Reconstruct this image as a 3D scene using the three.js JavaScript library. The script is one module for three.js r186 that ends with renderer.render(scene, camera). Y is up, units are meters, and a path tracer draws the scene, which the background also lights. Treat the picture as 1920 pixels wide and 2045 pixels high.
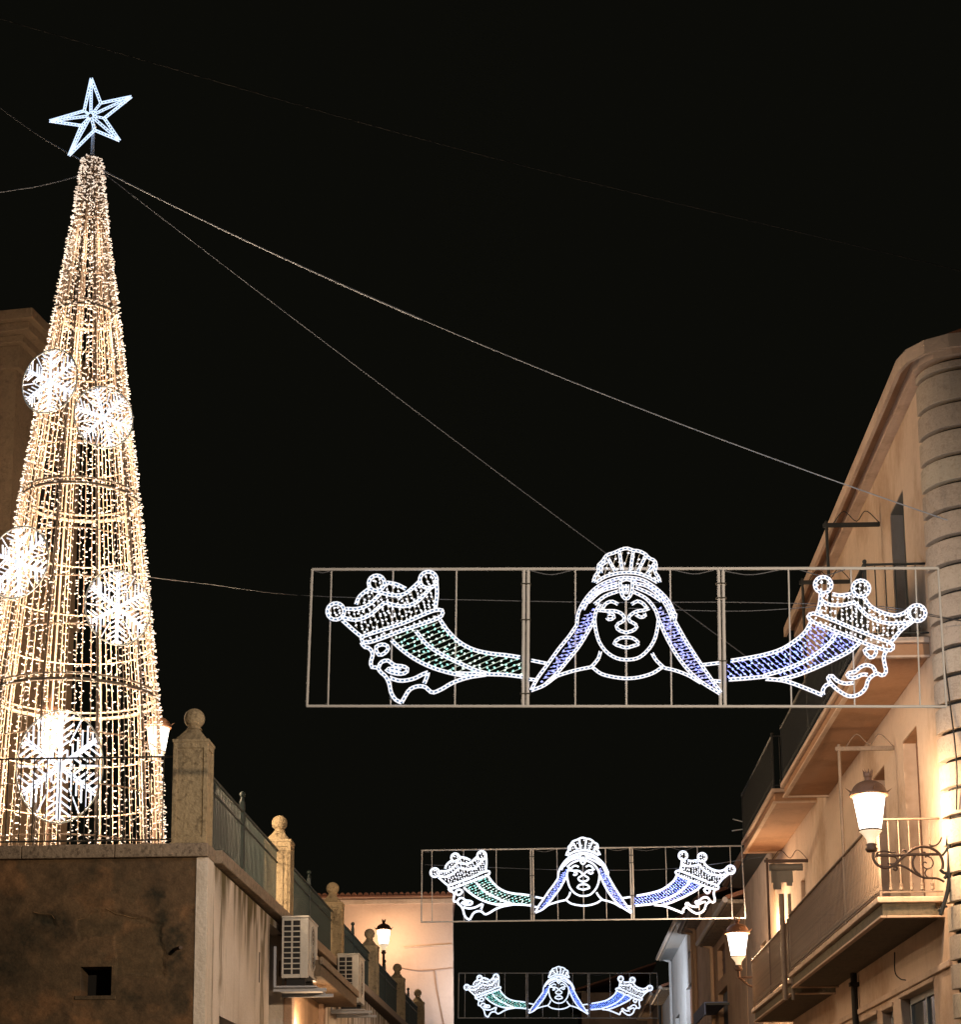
import * as THREE from 'three';
import { mergeGeometries } from 'three/addons/utils/BufferGeometryUtils.js';
import { RoundedBoxGeometry } from 'three/addons/geometries/RoundedBoxGeometry.js';
import { RectAreaLightUniformsLib } from 'three/addons/lights/RectAreaLightUniformsLib.js';

// ------------------------------------------------------------------ camera
const V3 = (x, y, z) => new THREE.Vector3(x, y, z);
const scene = new THREE.Scene();
// a long lens aimed up the street; the picture is the upper part of a taller frame
const FPX = 3800, FULL_H = 3200, VIEW_W = 1920, VIEW_H = 2045;
const camera = new THREE.PerspectiveCamera(2 * Math.atan(FULL_H / 2 / FPX) * 180 / Math.PI, VIEW_W / VIEW_H, 0.1, 900);
camera.setViewOffset(VIEW_W, FULL_H, 0, 0, VIEW_W, VIEW_H);
{
  const d = V3((1105 - 960) / FPX, -(2350 - 1600) / FPX, -1).normalize();       // street direction seen from the camera
  const zw = d.clone().negate(), up = V3(Math.sin(-0.015), Math.cos(-0.015), 0);
  const xw = new THREE.Vector3().crossVectors(up, zw).normalize(), yw = new THREE.Vector3().crossVectors(zw, xw);
  camera.quaternion.setFromRotationMatrix(new THREE.Matrix4().makeBasis(xw, yw, zw).transpose());
  camera.position.set(0, 1.6, 0);
}
scene.add(camera);
RectAreaLightUniformsLib.init();

// ------------------------------------------------------------------ sky, moon, exposure
const renderer = new THREE.WebGLRenderer({ antialias: true });
renderer.toneMapping = THREE.LinearToneMapping;
renderer.toneMappingExposure = 1;
renderer.shadowMap.enabled = true;
{
  const w = 64, h = 32, data = new Float32Array(w * h * 4);
  for (let i = 0; i < w * h; i++) data.set([0.0034, 0.0034, 0.0024, 1], i * 4);
  const sky = new THREE.DataTexture(data, w, h, THREE.RGBAFormat, THREE.FloatType);
  sky.mapping = THREE.EquirectangularReflectionMapping; sky.magFilter = sky.minFilter = THREE.LinearFilter; sky.needsUpdate = true;
  scene.background = sky; scene.environment = sky; scene.environmentIntensity = 1;
}
const moon = new THREE.DirectionalLight(new THREE.Color().setRGB(0.8, 0.9, 1), 0.012);
moon.position.set(-20, 60, 30); moon.target.position.set(0, 0, -35); moon.castShadow = true; moon.shadow.radius = 20;
Object.assign(moon.shadow.camera, { left: -60, right: 60, top: 60, bottom: -60, near: 1, far: 200 });
scene.add(moon, moon.target);
const WARM = [1, 0.66, 0.38], TREE_GLOW = [1, 0.71, 0.45], STREET = [1, 0.74, 0.5], COOL = [0.82, 0.9, 1];
function pointLight(color, cd, x, y, z, radius = 4) {
  const l = new THREE.PointLight(new THREE.Color().setRGB(...color), cd, 0, 2);
  l.position.set(x, y, z); l.castShadow = true; l.shadow.radius = radius; scene.add(l);
  return l;
}

// ------------------------------------------------------------------ random, noise, textures
function rng(seed) { let s = seed >>> 0; return () => { s = (s + 0x6D2B79F5) >>> 0; let t = Math.imul(s ^ (s >>> 15), 1 | s); t = (t + Math.imul(t ^ (t >>> 7), 61 | t)) ^ t; return ((t ^ (t >>> 14)) >>> 0) / 4294967296; }; }
function hash(x, y, s) { let h = Math.imul(x, 374761393) + Math.imul(y, 668265263) + Math.imul(s, 2246822519); h = Math.imul(h ^ (h >>> 13), 1274126177); return ((h ^ (h >>> 16)) >>> 0) / 4294967296; }
function vnoise(x, y, px, py, s) {
  const xi = Math.floor(x), yi = Math.floor(y), fx = x - xi, fy = y - yi, u = fx * fx * (3 - 2 * fx), v = fy * fy * (3 - 2 * fy);
  const m = (a, n) => ((a % n) + n) % n, x0 = m(xi, px), x1 = m(xi + 1, px), y0 = m(yi, py), y1 = m(yi + 1, py);
  return (hash(x0, y0, s) * (1 - u) + hash(x1, y0, s) * u) * (1 - v) + (hash(x0, y1, s) * (1 - u) + hash(x1, y1, s) * u) * v;
}
function fbm(x, y, px, py, s, oct = 5, gain = 0.55) {   // x, y in lattice units, px, py the period of the first octave
  let a = 1, t = 0, n = 0;
  for (let i = 0; i < oct; i++) { t += a * vnoise(x, y, px, py, s + i * 17); n += a; a *= gain; x *= 2; y *= 2; px *= 2; py *= 2; }
  return t / n;
}
const clamp = (x, a = 0, b = 1) => Math.min(b, Math.max(a, x)), smooth = (a, b, x) => { const t = clamp((x - a) / (b - a)); return t * t * (3 - 2 * t); };
const toS = (c) => 255 * (c <= 0.0031308 ? 12.92 * c : 1.055 * Math.pow(c, 1 / 2.4) - 0.055);
const mix3 = (a, b, t) => [a[0] + (b[0] - a[0]) * t, a[1] + (b[1] - a[1]) * t, a[2] + (b[2] - a[2]) * t];
function texture(w, h, fn, srgb = true) {   // fn(u, v) -> linear rgb, v upward
  const d = new Uint8Array(w * h * 4);
  for (let y = 0; y < h; y++) for (let x = 0; x < w; x++) {
    const c = fn((x + 0.5) / w, (y + 0.5) / h), i = (y * w + x) * 4;
    for (let k = 0; k < 3; k++) d[i + k] = clamp(srgb ? toS(clamp(c[k])) : 255 * c[k], 0, 255);
    d[i + 3] = 255;
  }
  const t = new THREE.DataTexture(d, w, h, THREE.RGBAFormat);
  t.magFilter = THREE.LinearFilter; t.minFilter = THREE.LinearMipmapLinearFilter; t.generateMipmaps = true;
  t.wrapS = t.wrapT = THREE.RepeatWrapping; if (srgb) t.colorSpace = THREE.SRGBColorSpace; t.needsUpdate = true;
  return t;
}
const grainBump = texture(256, 256, (u, v) => { const n = fbm(u * 24, v * 24, 24, 24, 5, 4, 0.7); return [n, n, n]; }, false);
grainBump.repeat.set(1, 1);
// plaster: metres per repeat is `size`
function plasterMap(base, dark, seed, size, streak = 0.25, blotch = 0.5) {
  const t = texture(512, 512, (u, v) => {
    const b = fbm(u * 5, v * 5, 5, 5, seed, 6), st = fbm(u * 40, v * 3, 40, 3, seed + 90, 4), g = fbm(u * 70, v * 70, 70, 70, seed + 40, 2);
    const k = clamp(blotch * smooth(0.42, 0.75, b) + streak * smooth(0.5, 0.8, st) + 0.35 * (g - 0.5));
    return mix3(base, dark, k);
  });
  t.repeat.set(1 / size, 1 / size);
  return t;
}
function stoneMap(base, dark, seed, size, spots = 0.6) {
  const t = texture(512, 512, (u, v) => {
    const a = fbm(u * 6, v * 6, 6, 6, seed, 6, 0.65), s = fbm(u * 34, v * 30, 34, 30, seed + 7, 4), g = fbm(u * 90, v * 90, 90, 90, seed + 9, 2);
    return mix3(base, dark, clamp(0.55 * (a - 0.35) + spots * smooth(0.56, 0.72, s) + 0.6 * (g - 0.5)));
  });
  t.repeat.set(1 / size, 1 / size);
  return t;
}
function mat(c, rough = 0.9, o = {}) {
  const m = new THREE.MeshStandardMaterial({ roughness: rough, ...o });
  m.color.setRGB(...c);
  return m;
}
function mapped(map, rough = 0.95, bump = 0.012, o = {}) {
  const b = grainBump.clone(); b.repeat.set(0.8, 0.8); b.needsUpdate = true;
  return new THREE.MeshStandardMaterial({ map, roughness: rough, bumpMap: b, bumpScale: bump, ...o });
}
function glow(c, k) { const m = new THREE.MeshStandardMaterial({ roughness: 0.6 }); m.color.setRGB(0.6, 0.6, 0.6); m.emissive.setRGB(...c); m.emissiveIntensity = k; return m; }

// ------------------------------------------------------------------ object helpers
const taken = {};
function numbered(name) { const n = taken[name] = (taken[name] ?? -1) + 1; return n ? name + '_' + String(n).padStart(3, '0') : name; }
function tag(o, label, category, group, kind) {
  if (label) o.userData.label = label; if (category) o.userData.category = category;
  if (group) o.userData.group = group; if (kind) o.userData.kind = kind;
  return o;
}
function thing(name, label, category, at, group) {       // a Group at the thing's base; its geometry is written in world metres
  const o = new THREE.Group(); o.name = numbered(name); o.position.set(...at); o.at = V3(...at); scene.add(o);
  return tag(o, label, category, group);
}
function sub(name, parent) { const o = new THREE.Group(); o.name = name; o.at = parent.at; parent.add(o); return o; }
function flat(g) {
  g = g.index ? g.toNonIndexed() : g;
  for (const k of Object.keys(g.attributes)) if (!['position', 'normal', 'uv'].includes(k)) g.deleteAttribute(k);
  if (!g.attributes.normal) g.computeVertexNormals();
  if (!g.attributes.uv) g.setAttribute('uv', new THREE.BufferAttribute(new Float32Array(g.attributes.position.count * 2), 2));
  return g;
}
function join(list) { list = list.map(flat); return list.length === 1 ? list[0] : mergeGeometries(list); }
function metres(g) {                                     // uv in metres from place and facing
  g = flat(g); const p = g.attributes.position, n = g.attributes.normal, u = g.attributes.uv;
  for (let i = 0; i < p.count; i += 3) {
    const ax = Math.abs(n.getX(i)) + Math.abs(n.getX(i + 1)) + Math.abs(n.getX(i + 2)), ay = Math.abs(n.getY(i)) + Math.abs(n.getY(i + 1)) + Math.abs(n.getY(i + 2)), az = Math.abs(n.getZ(i)) + Math.abs(n.getZ(i + 1)) + Math.abs(n.getZ(i + 2));
    for (let k = i; k < i + 3; k++) {
      const x = p.getX(k), y = p.getY(k), z = p.getZ(k);
      if (ay > ax && ay > az) u.setXY(k, x, z); else if (ax > az) u.setXY(k, z, y); else u.setXY(k, x, y);
    }
  }
  return g;
}
function mesh(name, g, m, parent) {                      // geometry relative to the parent's own place
  const o = new THREE.Mesh(g, m); o.name = parent ? name : numbered(name); o.castShadow = o.receiveShadow = true; (parent ?? scene).add(o); o.at = parent?.at;
  return o;
}
function part(name, geos, m, parent) {                   // geometry in world metres
  let g = metres(join([geos].flat()));
  if (parent) g.translate(-parent.at.x, -parent.at.y, -parent.at.z);
  return mesh(name, g, m, parent);
}
function put(name, g, m, parent, x, y, z, ry = 0) {      // shared geometry placed at a world point
  const o = mesh(name, g, m, parent); o.position.set(x - parent.at.x, y - parent.at.y, z - parent.at.z); o.rotation.y = ry;
  return o;
}
function box(x0, x1, y0, y1, z0, z1, r = 0) {
  const w = Math.abs(x1 - x0), h = Math.abs(y1 - y0), d = Math.abs(z1 - z0);
  const g = r ? new RoundedBoxGeometry(w, h, d, 1, Math.min(r, w / 2.01, h / 2.01, d / 2.01)) : new THREE.BoxGeometry(w, h, d);
  return g.translate((x0 + x1) / 2, (y0 + y1) / 2, (z0 + z1) / 2);
}
function rod(a, b, r, seg = 6, r2 = r) {
  const d = new THREE.Vector3().subVectors(b, a), g = new THREE.CylinderGeometry(r2, r, d.length(), seg);
  g.applyQuaternion(new THREE.Quaternion().setFromUnitVectors(V3(0, 1, 0), d.clone().normalize()));
  return g.translate((a.x + b.x) / 2, (a.y + b.y) / 2, (a.z + b.z) / 2);
}
function tube(pts, r, seg = 24, sides = 6, closed = false) { return new THREE.TubeGeometry(new THREE.CatmullRomCurve3(pts, closed, 'centripetal'), seg, r, sides, closed); }
function lathe(profile, seg = 20) { return new THREE.LatheGeometry(profile.map(([r, y]) => new THREE.Vector2(Math.max(r, 1e-4), y)), seg); }
function ball(r, x, y, z, w = 20, h = 14) { return new THREE.SphereGeometry(r, w, h).translate(x, y, z); }
function polyShape(pts, holes = []) {
  const s = new THREE.Shape(pts.map((p) => new THREE.Vector2(...p)));
  for (const h of holes) s.holes.push(new THREE.Path(h.map((p) => new THREE.Vector2(...p))));
  return s;
}
const rect = (a, b, c, d) => [[a, c], [b, c], [b, d], [a, d]];
// a wall standing along the street: z0 > z1 (far), outer face at x, thickness to the side `into` (+1 right, -1 left); holes [za, zb, ya, yb]
function streetWall(x, into, z0, z1, y0, y1, holes = [], thick = 0.35) {
  const s = polyShape(rect(-z0, -z1, y0, y1), holes.map(([a, b, c, d]) => rect(-a, -b, c, d)));
  const g = new THREE.ExtrudeGeometry(s, { depth: thick, bevelEnabled: false });   // x = -z world, y, z = thickness
  g.rotateY(Math.PI / 2);                                                           // local x -> -z, local z -> +x
  return g.translate(into > 0 ? x : x - thick, 0, 0);
}
// a wall facing the camera, outer face at z
function frontWall(z, x0, x1, y0, y1, holes = [], thick = 0.35) {
  const s = polyShape(rect(x0, x1, y0, y1), holes.map((h) => rect(...h)));
  return new THREE.ExtrudeGeometry(s, { depth: thick, bevelEnabled: false }).translate(0, 0, z - thick);
}
// plan shape (x, z) raised from y0 to y1
function plan(pts, y0, y1) { return new THREE.ExtrudeGeometry(polyShape(pts.map(([x, z]) => [x, -z])), { depth: y1 - y0, bevelEnabled: false }).rotateX(-Math.PI / 2).translate(0, y0, 0); }

// ------------------------------------------------------------------ materials
const M = {
  iron: mat([0.03, 0.032, 0.03], 0.55, { metalness: 0.4 }),
  greenIron: mapped(stoneMap([0.014, 0.029, 0.026], [0.008, 0.013, 0.012], 31, 0.9, 0.3), 0.6, 0.002),
  rustIron: mapped(stoneMap([0.07, 0.035, 0.02], [0.025, 0.015, 0.012], 33, 0.4, 0.4), 0.6, 0.003),
  palePaint: mapped(stoneMap([0.22, 0.165, 0.12], [0.09, 0.06, 0.04], 35, 0.7, 0.25), 0.6, 0.002),
  steel: mat([0.44, 0.47, 0.52], 0.75),
  cable: mat([0.085, 0.1, 0.13], 0.7), darkCable: mat([0.02, 0.018, 0.016], 0.8),
  stone: mapped(stoneMap([0.42, 0.33, 0.2], [0.12, 0.09, 0.05], 11, 1.7, 0.4), 0.95, 0.02),
  granite: mapped(stoneMap([0.47, 0.39, 0.31], [0.26, 0.2, 0.15], 12, 1.3, 0.25), 0.95, 0.008),
  granite2: mapped(stoneMap([0.44, 0.36, 0.29], [0.22, 0.17, 0.13], 112, 1.2, 0.3), 0.95, 0.008), granite3: mapped(stoneMap([0.49, 0.42, 0.33], [0.28, 0.22, 0.16], 113, 1.5, 0.3), 0.95, 0.008),
  cornice: mapped(stoneMap([0.34, 0.27, 0.2], [0.08, 0.06, 0.045], 13, 1.4, 0.5), 0.95, 0.015),
  plaster: mapped(plasterMap([0.64, 0.49, 0.37], [0.42, 0.28, 0.18], 21, 5.2, 0.14, 0.75), 0.95, 0.006),
  plasterTrim: mapped(plasterMap([0.62, 0.47, 0.36], [0.4, 0.28, 0.2], 22, 2.4, 0.2, 0.5), 0.95, 0.006),
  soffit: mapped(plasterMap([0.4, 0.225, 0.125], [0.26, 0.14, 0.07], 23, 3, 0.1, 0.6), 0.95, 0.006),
  shadedSoffit: mapped(stoneMap([0.15, 0.125, 0.085], [0.07, 0.065, 0.045], 123, 2.2, 0.35), 0.95, 0.01),  // stained concrete, toned darker to stand for shade beneath the lower balconies
  ochre: mapped(plasterMap([0.55, 0.36, 0.22], [0.36, 0.22, 0.13], 24, 3.4, 0.35, 0.5), 0.95, 0.006),
  brownWall: mapped(plasterMap([0.42, 0.29, 0.2], [0.25, 0.17, 0.11], 25, 3.1, 0.3, 0.6), 0.95, 0.006),
  white: mapped(plasterMap([0.72, 0.73, 0.74], [0.5, 0.5, 0.5], 26, 3, 0.4, 0.4), 0.95, 0.006),
  pink: mapped(plasterMap([0.62, 0.44, 0.34], [0.5, 0.34, 0.26], 27, 5, 0.15, 0.5), 0.95, 0.005),
  churchStone: mapped(stoneMap([0.24, 0.17, 0.11], [0.1, 0.07, 0.045], 28, 3.2, 0.3), 0.95, 0.02),
  shutter: mat([0.055, 0.062, 0.05], 0.7), shutterGrey: mat([0.16, 0.15, 0.13], 0.75), woodBrown: mat([0.2, 0.1, 0.06], 0.7),
  dark: mat([0.01, 0.01, 0.01], 0.9), tile: mapped(stoneMap([0.28, 0.12, 0.07], [0.12, 0.06, 0.04], 29, 1, 0.4), 0.9, 0.01),
  glass: mat([0.05, 0.06, 0.06], 0.1), windowGrey: mat([0.35, 0.36, 0.36], 0.5), acPaint: mapped(stoneMap([0.62, 0.6, 0.55], [0.45, 0.42, 0.36], 30, 1.2, 0.15), 0.5, 0.001),
  acDark: mat([0.02, 0.02, 0.02], 0.8), blueAwning: mat([0.16, 0.2, 0.32], 0.8), gutter: mat([0.5, 0.44, 0.4], 0.5),
  asphalt: mapped(stoneMap([0.04, 0.038, 0.036], [0.028, 0.027, 0.026], 41, 1.5, 0.3), 0.9, 0.01), paving: mapped(stoneMap([0.11, 0.1, 0.085], [0.07, 0.062, 0.053], 42, 1.8, 0.3), 0.9, 0.01), earth: mat([0.05, 0.043, 0.035], 1),
};

// ------------------------------------------------------------------ ground
tag(part('ground', box(-300, 300, -0.3, -0.02, -400, 200), M.earth), 'bare dark ground under the old town', null, null, 'structure');
tag(part('road', box(-3, 3.4, -0.2, 0, -140, 40), M.asphalt), 'asphalt street running away between the houses', null, null, 'structure');
tag(part('pavement', box(-4.6, -3, -0.2, 0.12, -140, 40, 0.02), M.paving), 'pavement below the terrace wall', null, null, 'structure');
tag(part('pavement', box(3.4, 5, -0.2, 0.12, -140, 40, 0.02), M.paving), 'pavement below the balconies', null, null, 'structure');

// ------------------------------------------------------------------ terrace building on the left
const TX = -4.255, TZ = -23.2, TY = 5.7;                 // corner of the raised terrace and height of its cornice top
const rise = (z) => TY + 0.009 * Math.max(0, TZ - z);    // the cornice climbs a little with the street
{
  const t = thing('terrace_building', 'stained two-tone terrace building with a stone cornice under the lit cone tree', 'building', [TX, 0, TZ]);
  // front face: ochre plaster with mould and fallen patches, copied where the photograph has them
  const px = (u) => TX + (u - 411) / 162, py = (v) => 5.69 + (1690 - v) / 160;
  const moulds = [[40, 1880, 75, 55, 1], [95, 1850, 60, 40, 1], [20, 1930, 60, 45, .8], [317, 1790, 20, 60, 1], [340, 1900, 16, 110, 1], [330, 1830, 22, 50, .9], [196, 1735, 18, 40, .8], [60, 1712, 55, 18, .7], [240, 1710, 120, 12, .6], [370, 1990, 26, 70, .8], [395, 1850, 12, 150, .7], [205, 1850, 55, 14, .5], [240, 2000, 90, 20, .8], [20, 1800, 26, 60, .6], [300, 1980, 40, 50, .5], [165, 1770, 30, 50, .35], [100, 1760, 18, 60, .4], [-150, 1850, 120, 90, .8], [-320, 1900, 90, 160, .7]];
  const fallen = [[[155, 1842], [205, 1816], [225, 1820], [285, 1838], [330, 1850], [330, 1950], [230, 1950], [232, 1870], [150, 1870]], [[60, 1822], [105, 1832], [110, 1850], [60, 1840]], [[-200, 1760], [-120, 1780], [-90, 1900], [-220, 1860]]];
  const inside = (p, poly) => { let c = false; for (let i = 0, j = poly.length - 1; i < poly.length; j = i++) { const [xi, yi] = poly[i], [xj, yj] = poly[j]; if ((yi > p[1]) !== (yj > p[1]) && p[0] < (xj - xi) * (p[1] - yi) / (yj - yi) + xi) c = !c; } return c; };
  const W = 7.8, H = 5.7;
  const map = texture(1024, 768, (u, v) => {
    const X = TX - W + u * W, Y = v * H, pu = (X - TX) * 162 + 411, pv = 1690 - (Y - 5.69) * 160;
    const wob = (fbm(u * 30, v * 24, 30, 24, 3, 4) - 0.5) * 36, wob2 = (fbm(u * 30, v * 24, 30, 24, 77, 4) - 0.5) * 36;
    let m = 0; for (const [a, b, ra, rb, k] of moulds) m = Math.max(m, k * smooth(1.5, 0.1, Math.hypot((pu + 2.2 * wob - a) / ra, (pv + 2.2 * wob2 - b) / rb)));
    m *= 0.2 + 1.1 * fbm(u * 60, v * 45, 60, 45, 8, 5, 0.75);
    const n = fbm(u * 9, v * 7, 9, 7, 61, 6, 0.62), g = fbm(u * 120, v * 90, 120, 90, 62, 3), st = fbm(u * 70, v * 4, 70, 4, 63, 4);
    let c = mix3([0.17, 0.108, 0.058], [0.1, 0.066, 0.038], clamp(1.7 * (n - 0.3) + 0.4 * (st - 0.5)));
    if (fallen.some((f) => inside([pu + wob * 0.35, pv + wob2 * 0.35], f))) c = mix3(c, [0.12, 0.085, 0.045], 0.5);
    c = mix3(c, [0.28, 0.15, 0.07], 0.7 * smooth(0.56, 0.75, fbm(u * 16, v * 14, 16, 14, 71, 4)));
    c = mix3(c, [0.05, 0.048, 0.03],   .35 * smooth(.5, .7, fbm(u * 14, v * 11, 14, 11, 73, 5, .7)));
    c = mix3(c, [0.022, 0.023, 0.015], clamp(m));
    const gr = hash(Math.floor(u * 620), Math.floor(v * 460), 77);
    return c.map((x) => x * (0.55 + 0.6 * g + 0.3 * gr));
  });
  map.wrapS = map.wrapT = THREE.MirroredRepeatWrapping;
  const bump = texture(1024, 768, (u, v) => {
    const pu = (u - 1) * W * 162 + 411, pv = 1690 - (v * H - 5.69) * 160, wob = (fbm(u * 30, v * 24, 30, 24, 3, 4) - 0.5) * 26;
    let f = 0; for (const [dx, dy] of [[0, 0], [3, 0], [-3, 0], [0, 3], [0, -3], [2, 2], [-2, -2], [2, -2], [-2, 2]]) f += fallen.some((q) => inside([pu + wob + dx, pv + wob + dy], q)) ? 0 : .6 / 9;
    const n = fbm(u * 90, v * 66, 90, 66, 15, 4, 0.7);
    return Array(3).fill(f + 0.4 * n);
  }, false);
  const fm = new THREE.MeshStandardMaterial({ map, bumpMap: bump, bumpScale: 0.03, roughness: 1 });
  const hole = [px(163), px(226), py(1988), py(1931)];
  const g = flat(frontWall(TZ, TX - 14, TX, 0, TY - 0.17, [hole], 0.4)), p = g.attributes.position, uv = g.attributes.uv;
  for (let i = 0; i < p.count; i++) uv.setXY(i, 1 - (TX - p.getX(i)) / W, p.getY(i) / H);
  g.translate(-TX, 0, -TZ); mesh('front_wall', g, fm, t);
  for (const [w, ...pts] of [[.0075, [890, 660], [930, 680], [980, 708], [1050, 722], [1120, 742], [1225, 750]], [.005, [650, 756], [700, 742], [735, 728], [768, 690]], [.005, [270, 682], [340, 700], [420, 706], [455, 742]]])
    part('loose_plaster', tube(pts.map(([a, b], i) => V3(px(a / 4.241), py(1660 + b / 4.241), TZ + .004)), w, 24, 6), mapped(plasterMap([0.3, 0.18, 0.085], [0.14, 0.09, 0.045], 57, .3, .6, .9)), t);  // peeled plaster lips, coloured lighter to stand for their lit edges
  part('window_opening', box(hole[0] - .05, hole[1] + .05, hole[2] - .05, hole[3] + .05, TZ - 0.42, TZ - 0.45), M.dark, t);
  part('window_sill', box(hole[0] - .06, hole[1] + .06, hole[2] - .05, hole[2] - .002, TZ - 0.3, TZ + 0.015, .008), mapped(stoneMap([0.12, 0.085, 0.05], [0.05, 0.04, 0.025], 58, .6, .4)), t);
  part('drain_spout', rod(V3(px(352), py(1899), TZ + .01), V3(px(352) + .13, py(1901), TZ + 0.3), 0.022, 10), M.rustIron, t);
  // side wall: pale plaster, streaked from the cornice down
  const sm = texture(1024, 512, (u, v) => {                       // u along 12 m of wall, v up 6 m
    const wv = .01 * fbm(u * 30, v * 5, 30, 5, 91, 3), s1 = fbm((u + wv) * 34, v * 3, 34, 3, 81, 6, .62), s2 = fbm(u * 110, v * 2, 110, 2, 82, 3), top = fbm(u * 22, v * 2, 22, 2, 83, 4), n = fbm(u * 12, v * 7, 12, 7, 84, 6), run = fbm(u * 60, v * 5, 60, 5, 85, 4);
    const band = smooth(0.5 + 0.55 * (top - 0.1), 1.0, v) ;       // stains hang from the cornice by uneven lengths
    let c = mix3([0.82, 0.74, 0.66], [0.62, 0.52, 0.42], clamp(1.6 * (n - .36)));
    c = mix3(c, [0.16, 0.12, 0.06], clamp((0.8 * smooth(0.55, 0.72, s1) + 0.12 * smooth(.55, .8, s2)) * smooth(.3, .62, n + .25 * v)));
    c = mix3(c, [0.13, 0.1, 0.045], clamp(band * (0.35 + 1.1 * smooth(.4, .62, run))));
    return c;
  });
  sm.repeat.set(1 / 12, 1 / 6);
  const side = mapped(sm, .97, .01);
  const swin = [-28.62, -30.2, 3.9, 5.42], swin2 = [-24.35, -26.2, 1.9, 3.66];
  part('side_wall', streetWall(TX, -1, TZ - .402, -32.2, 0, TY - 0.172, [swin, swin2], 0.4), side, t);
  part('side_wall', streetWall(TX, -1, -32.202, -66, 0, TY - 0.1, [], 0.4), side, t);
  part('corner_strip', box(TX - .12, TX + .03, 0, TY - .172, TZ - .402, TZ + .02, .01), mapped(plasterMap([0.74, 0.67, 0.58], [0.5, 0.42, 0.33], 87, 2, .5, .3)), t);
  for (const w of [swin, swin2]) part('window_opening', box(TX - .37, TX - .4, w[2] - .05, w[3] + .05, w[0] + .05, w[1] - .05), M.dark, t);
  part('vent_hole', box(TX - .02, TX + .004, 4.42, 4.86, -27.62, -27.68), M.dark, t);
  part('terrace_deck', box(TX - 14, TX - .4, TY - .3, TY - .06, TZ - .3, -66), M.paving, t);
  // cornice in stone lengths
  for (let k = 0; k < 12; k++) part('cornice_stone', box(TX - 14 + k * 1.17, TX - 14 + (k + 1) * 1.17 - .006, TY - .17, TY, TZ - .5, TZ + .09, .015), M.cornice, t);
  for (let k = 0; k < 34; k++) {
    const a = TZ - .505 - k * 1.24, b = a - 1.234, q = box(TX - .45, TX + .12, -.17, 0, a, b, .015), pp = q.attributes.position;
    for (let i = 0; i < pp.count; i++) pp.setY(i, pp.getY(i) + rise(pp.getZ(i)));
    part('cornice_stone', q, M.cornice, t);
  }
  // deep stone canopy over a shop door, with the door surround below it
  const c = sub('canopy', t);
  part('canopy_slab', box(TX - .02, -3.6, 4.72, 4.98, -29.75, -35.3, .02), mapped(stoneMap([0.2, 0.15, 0.1], [0.07, 0.05, 0.04], 88, 1.2, .5)), c);
  part('canopy_lip', box(-3.62, -3.56, 4.9, 5.02, -29.7, -35.35, .012), M.cornice, c);
  for (const z of [-30.35, -34.6]) part('door_jamb', box(TX, TX + .14, 0, 4.715, z + .16, z - .16, .02), mapped(plasterMap([0.5, 0.34, 0.24], [0.36, 0.22, 0.14], 89, 2)), t);
  part('shop_front', box(TX - .01, TX + .05, 0, 4.715, -30.52, -34.43), M.ochre, t);
}

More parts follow.
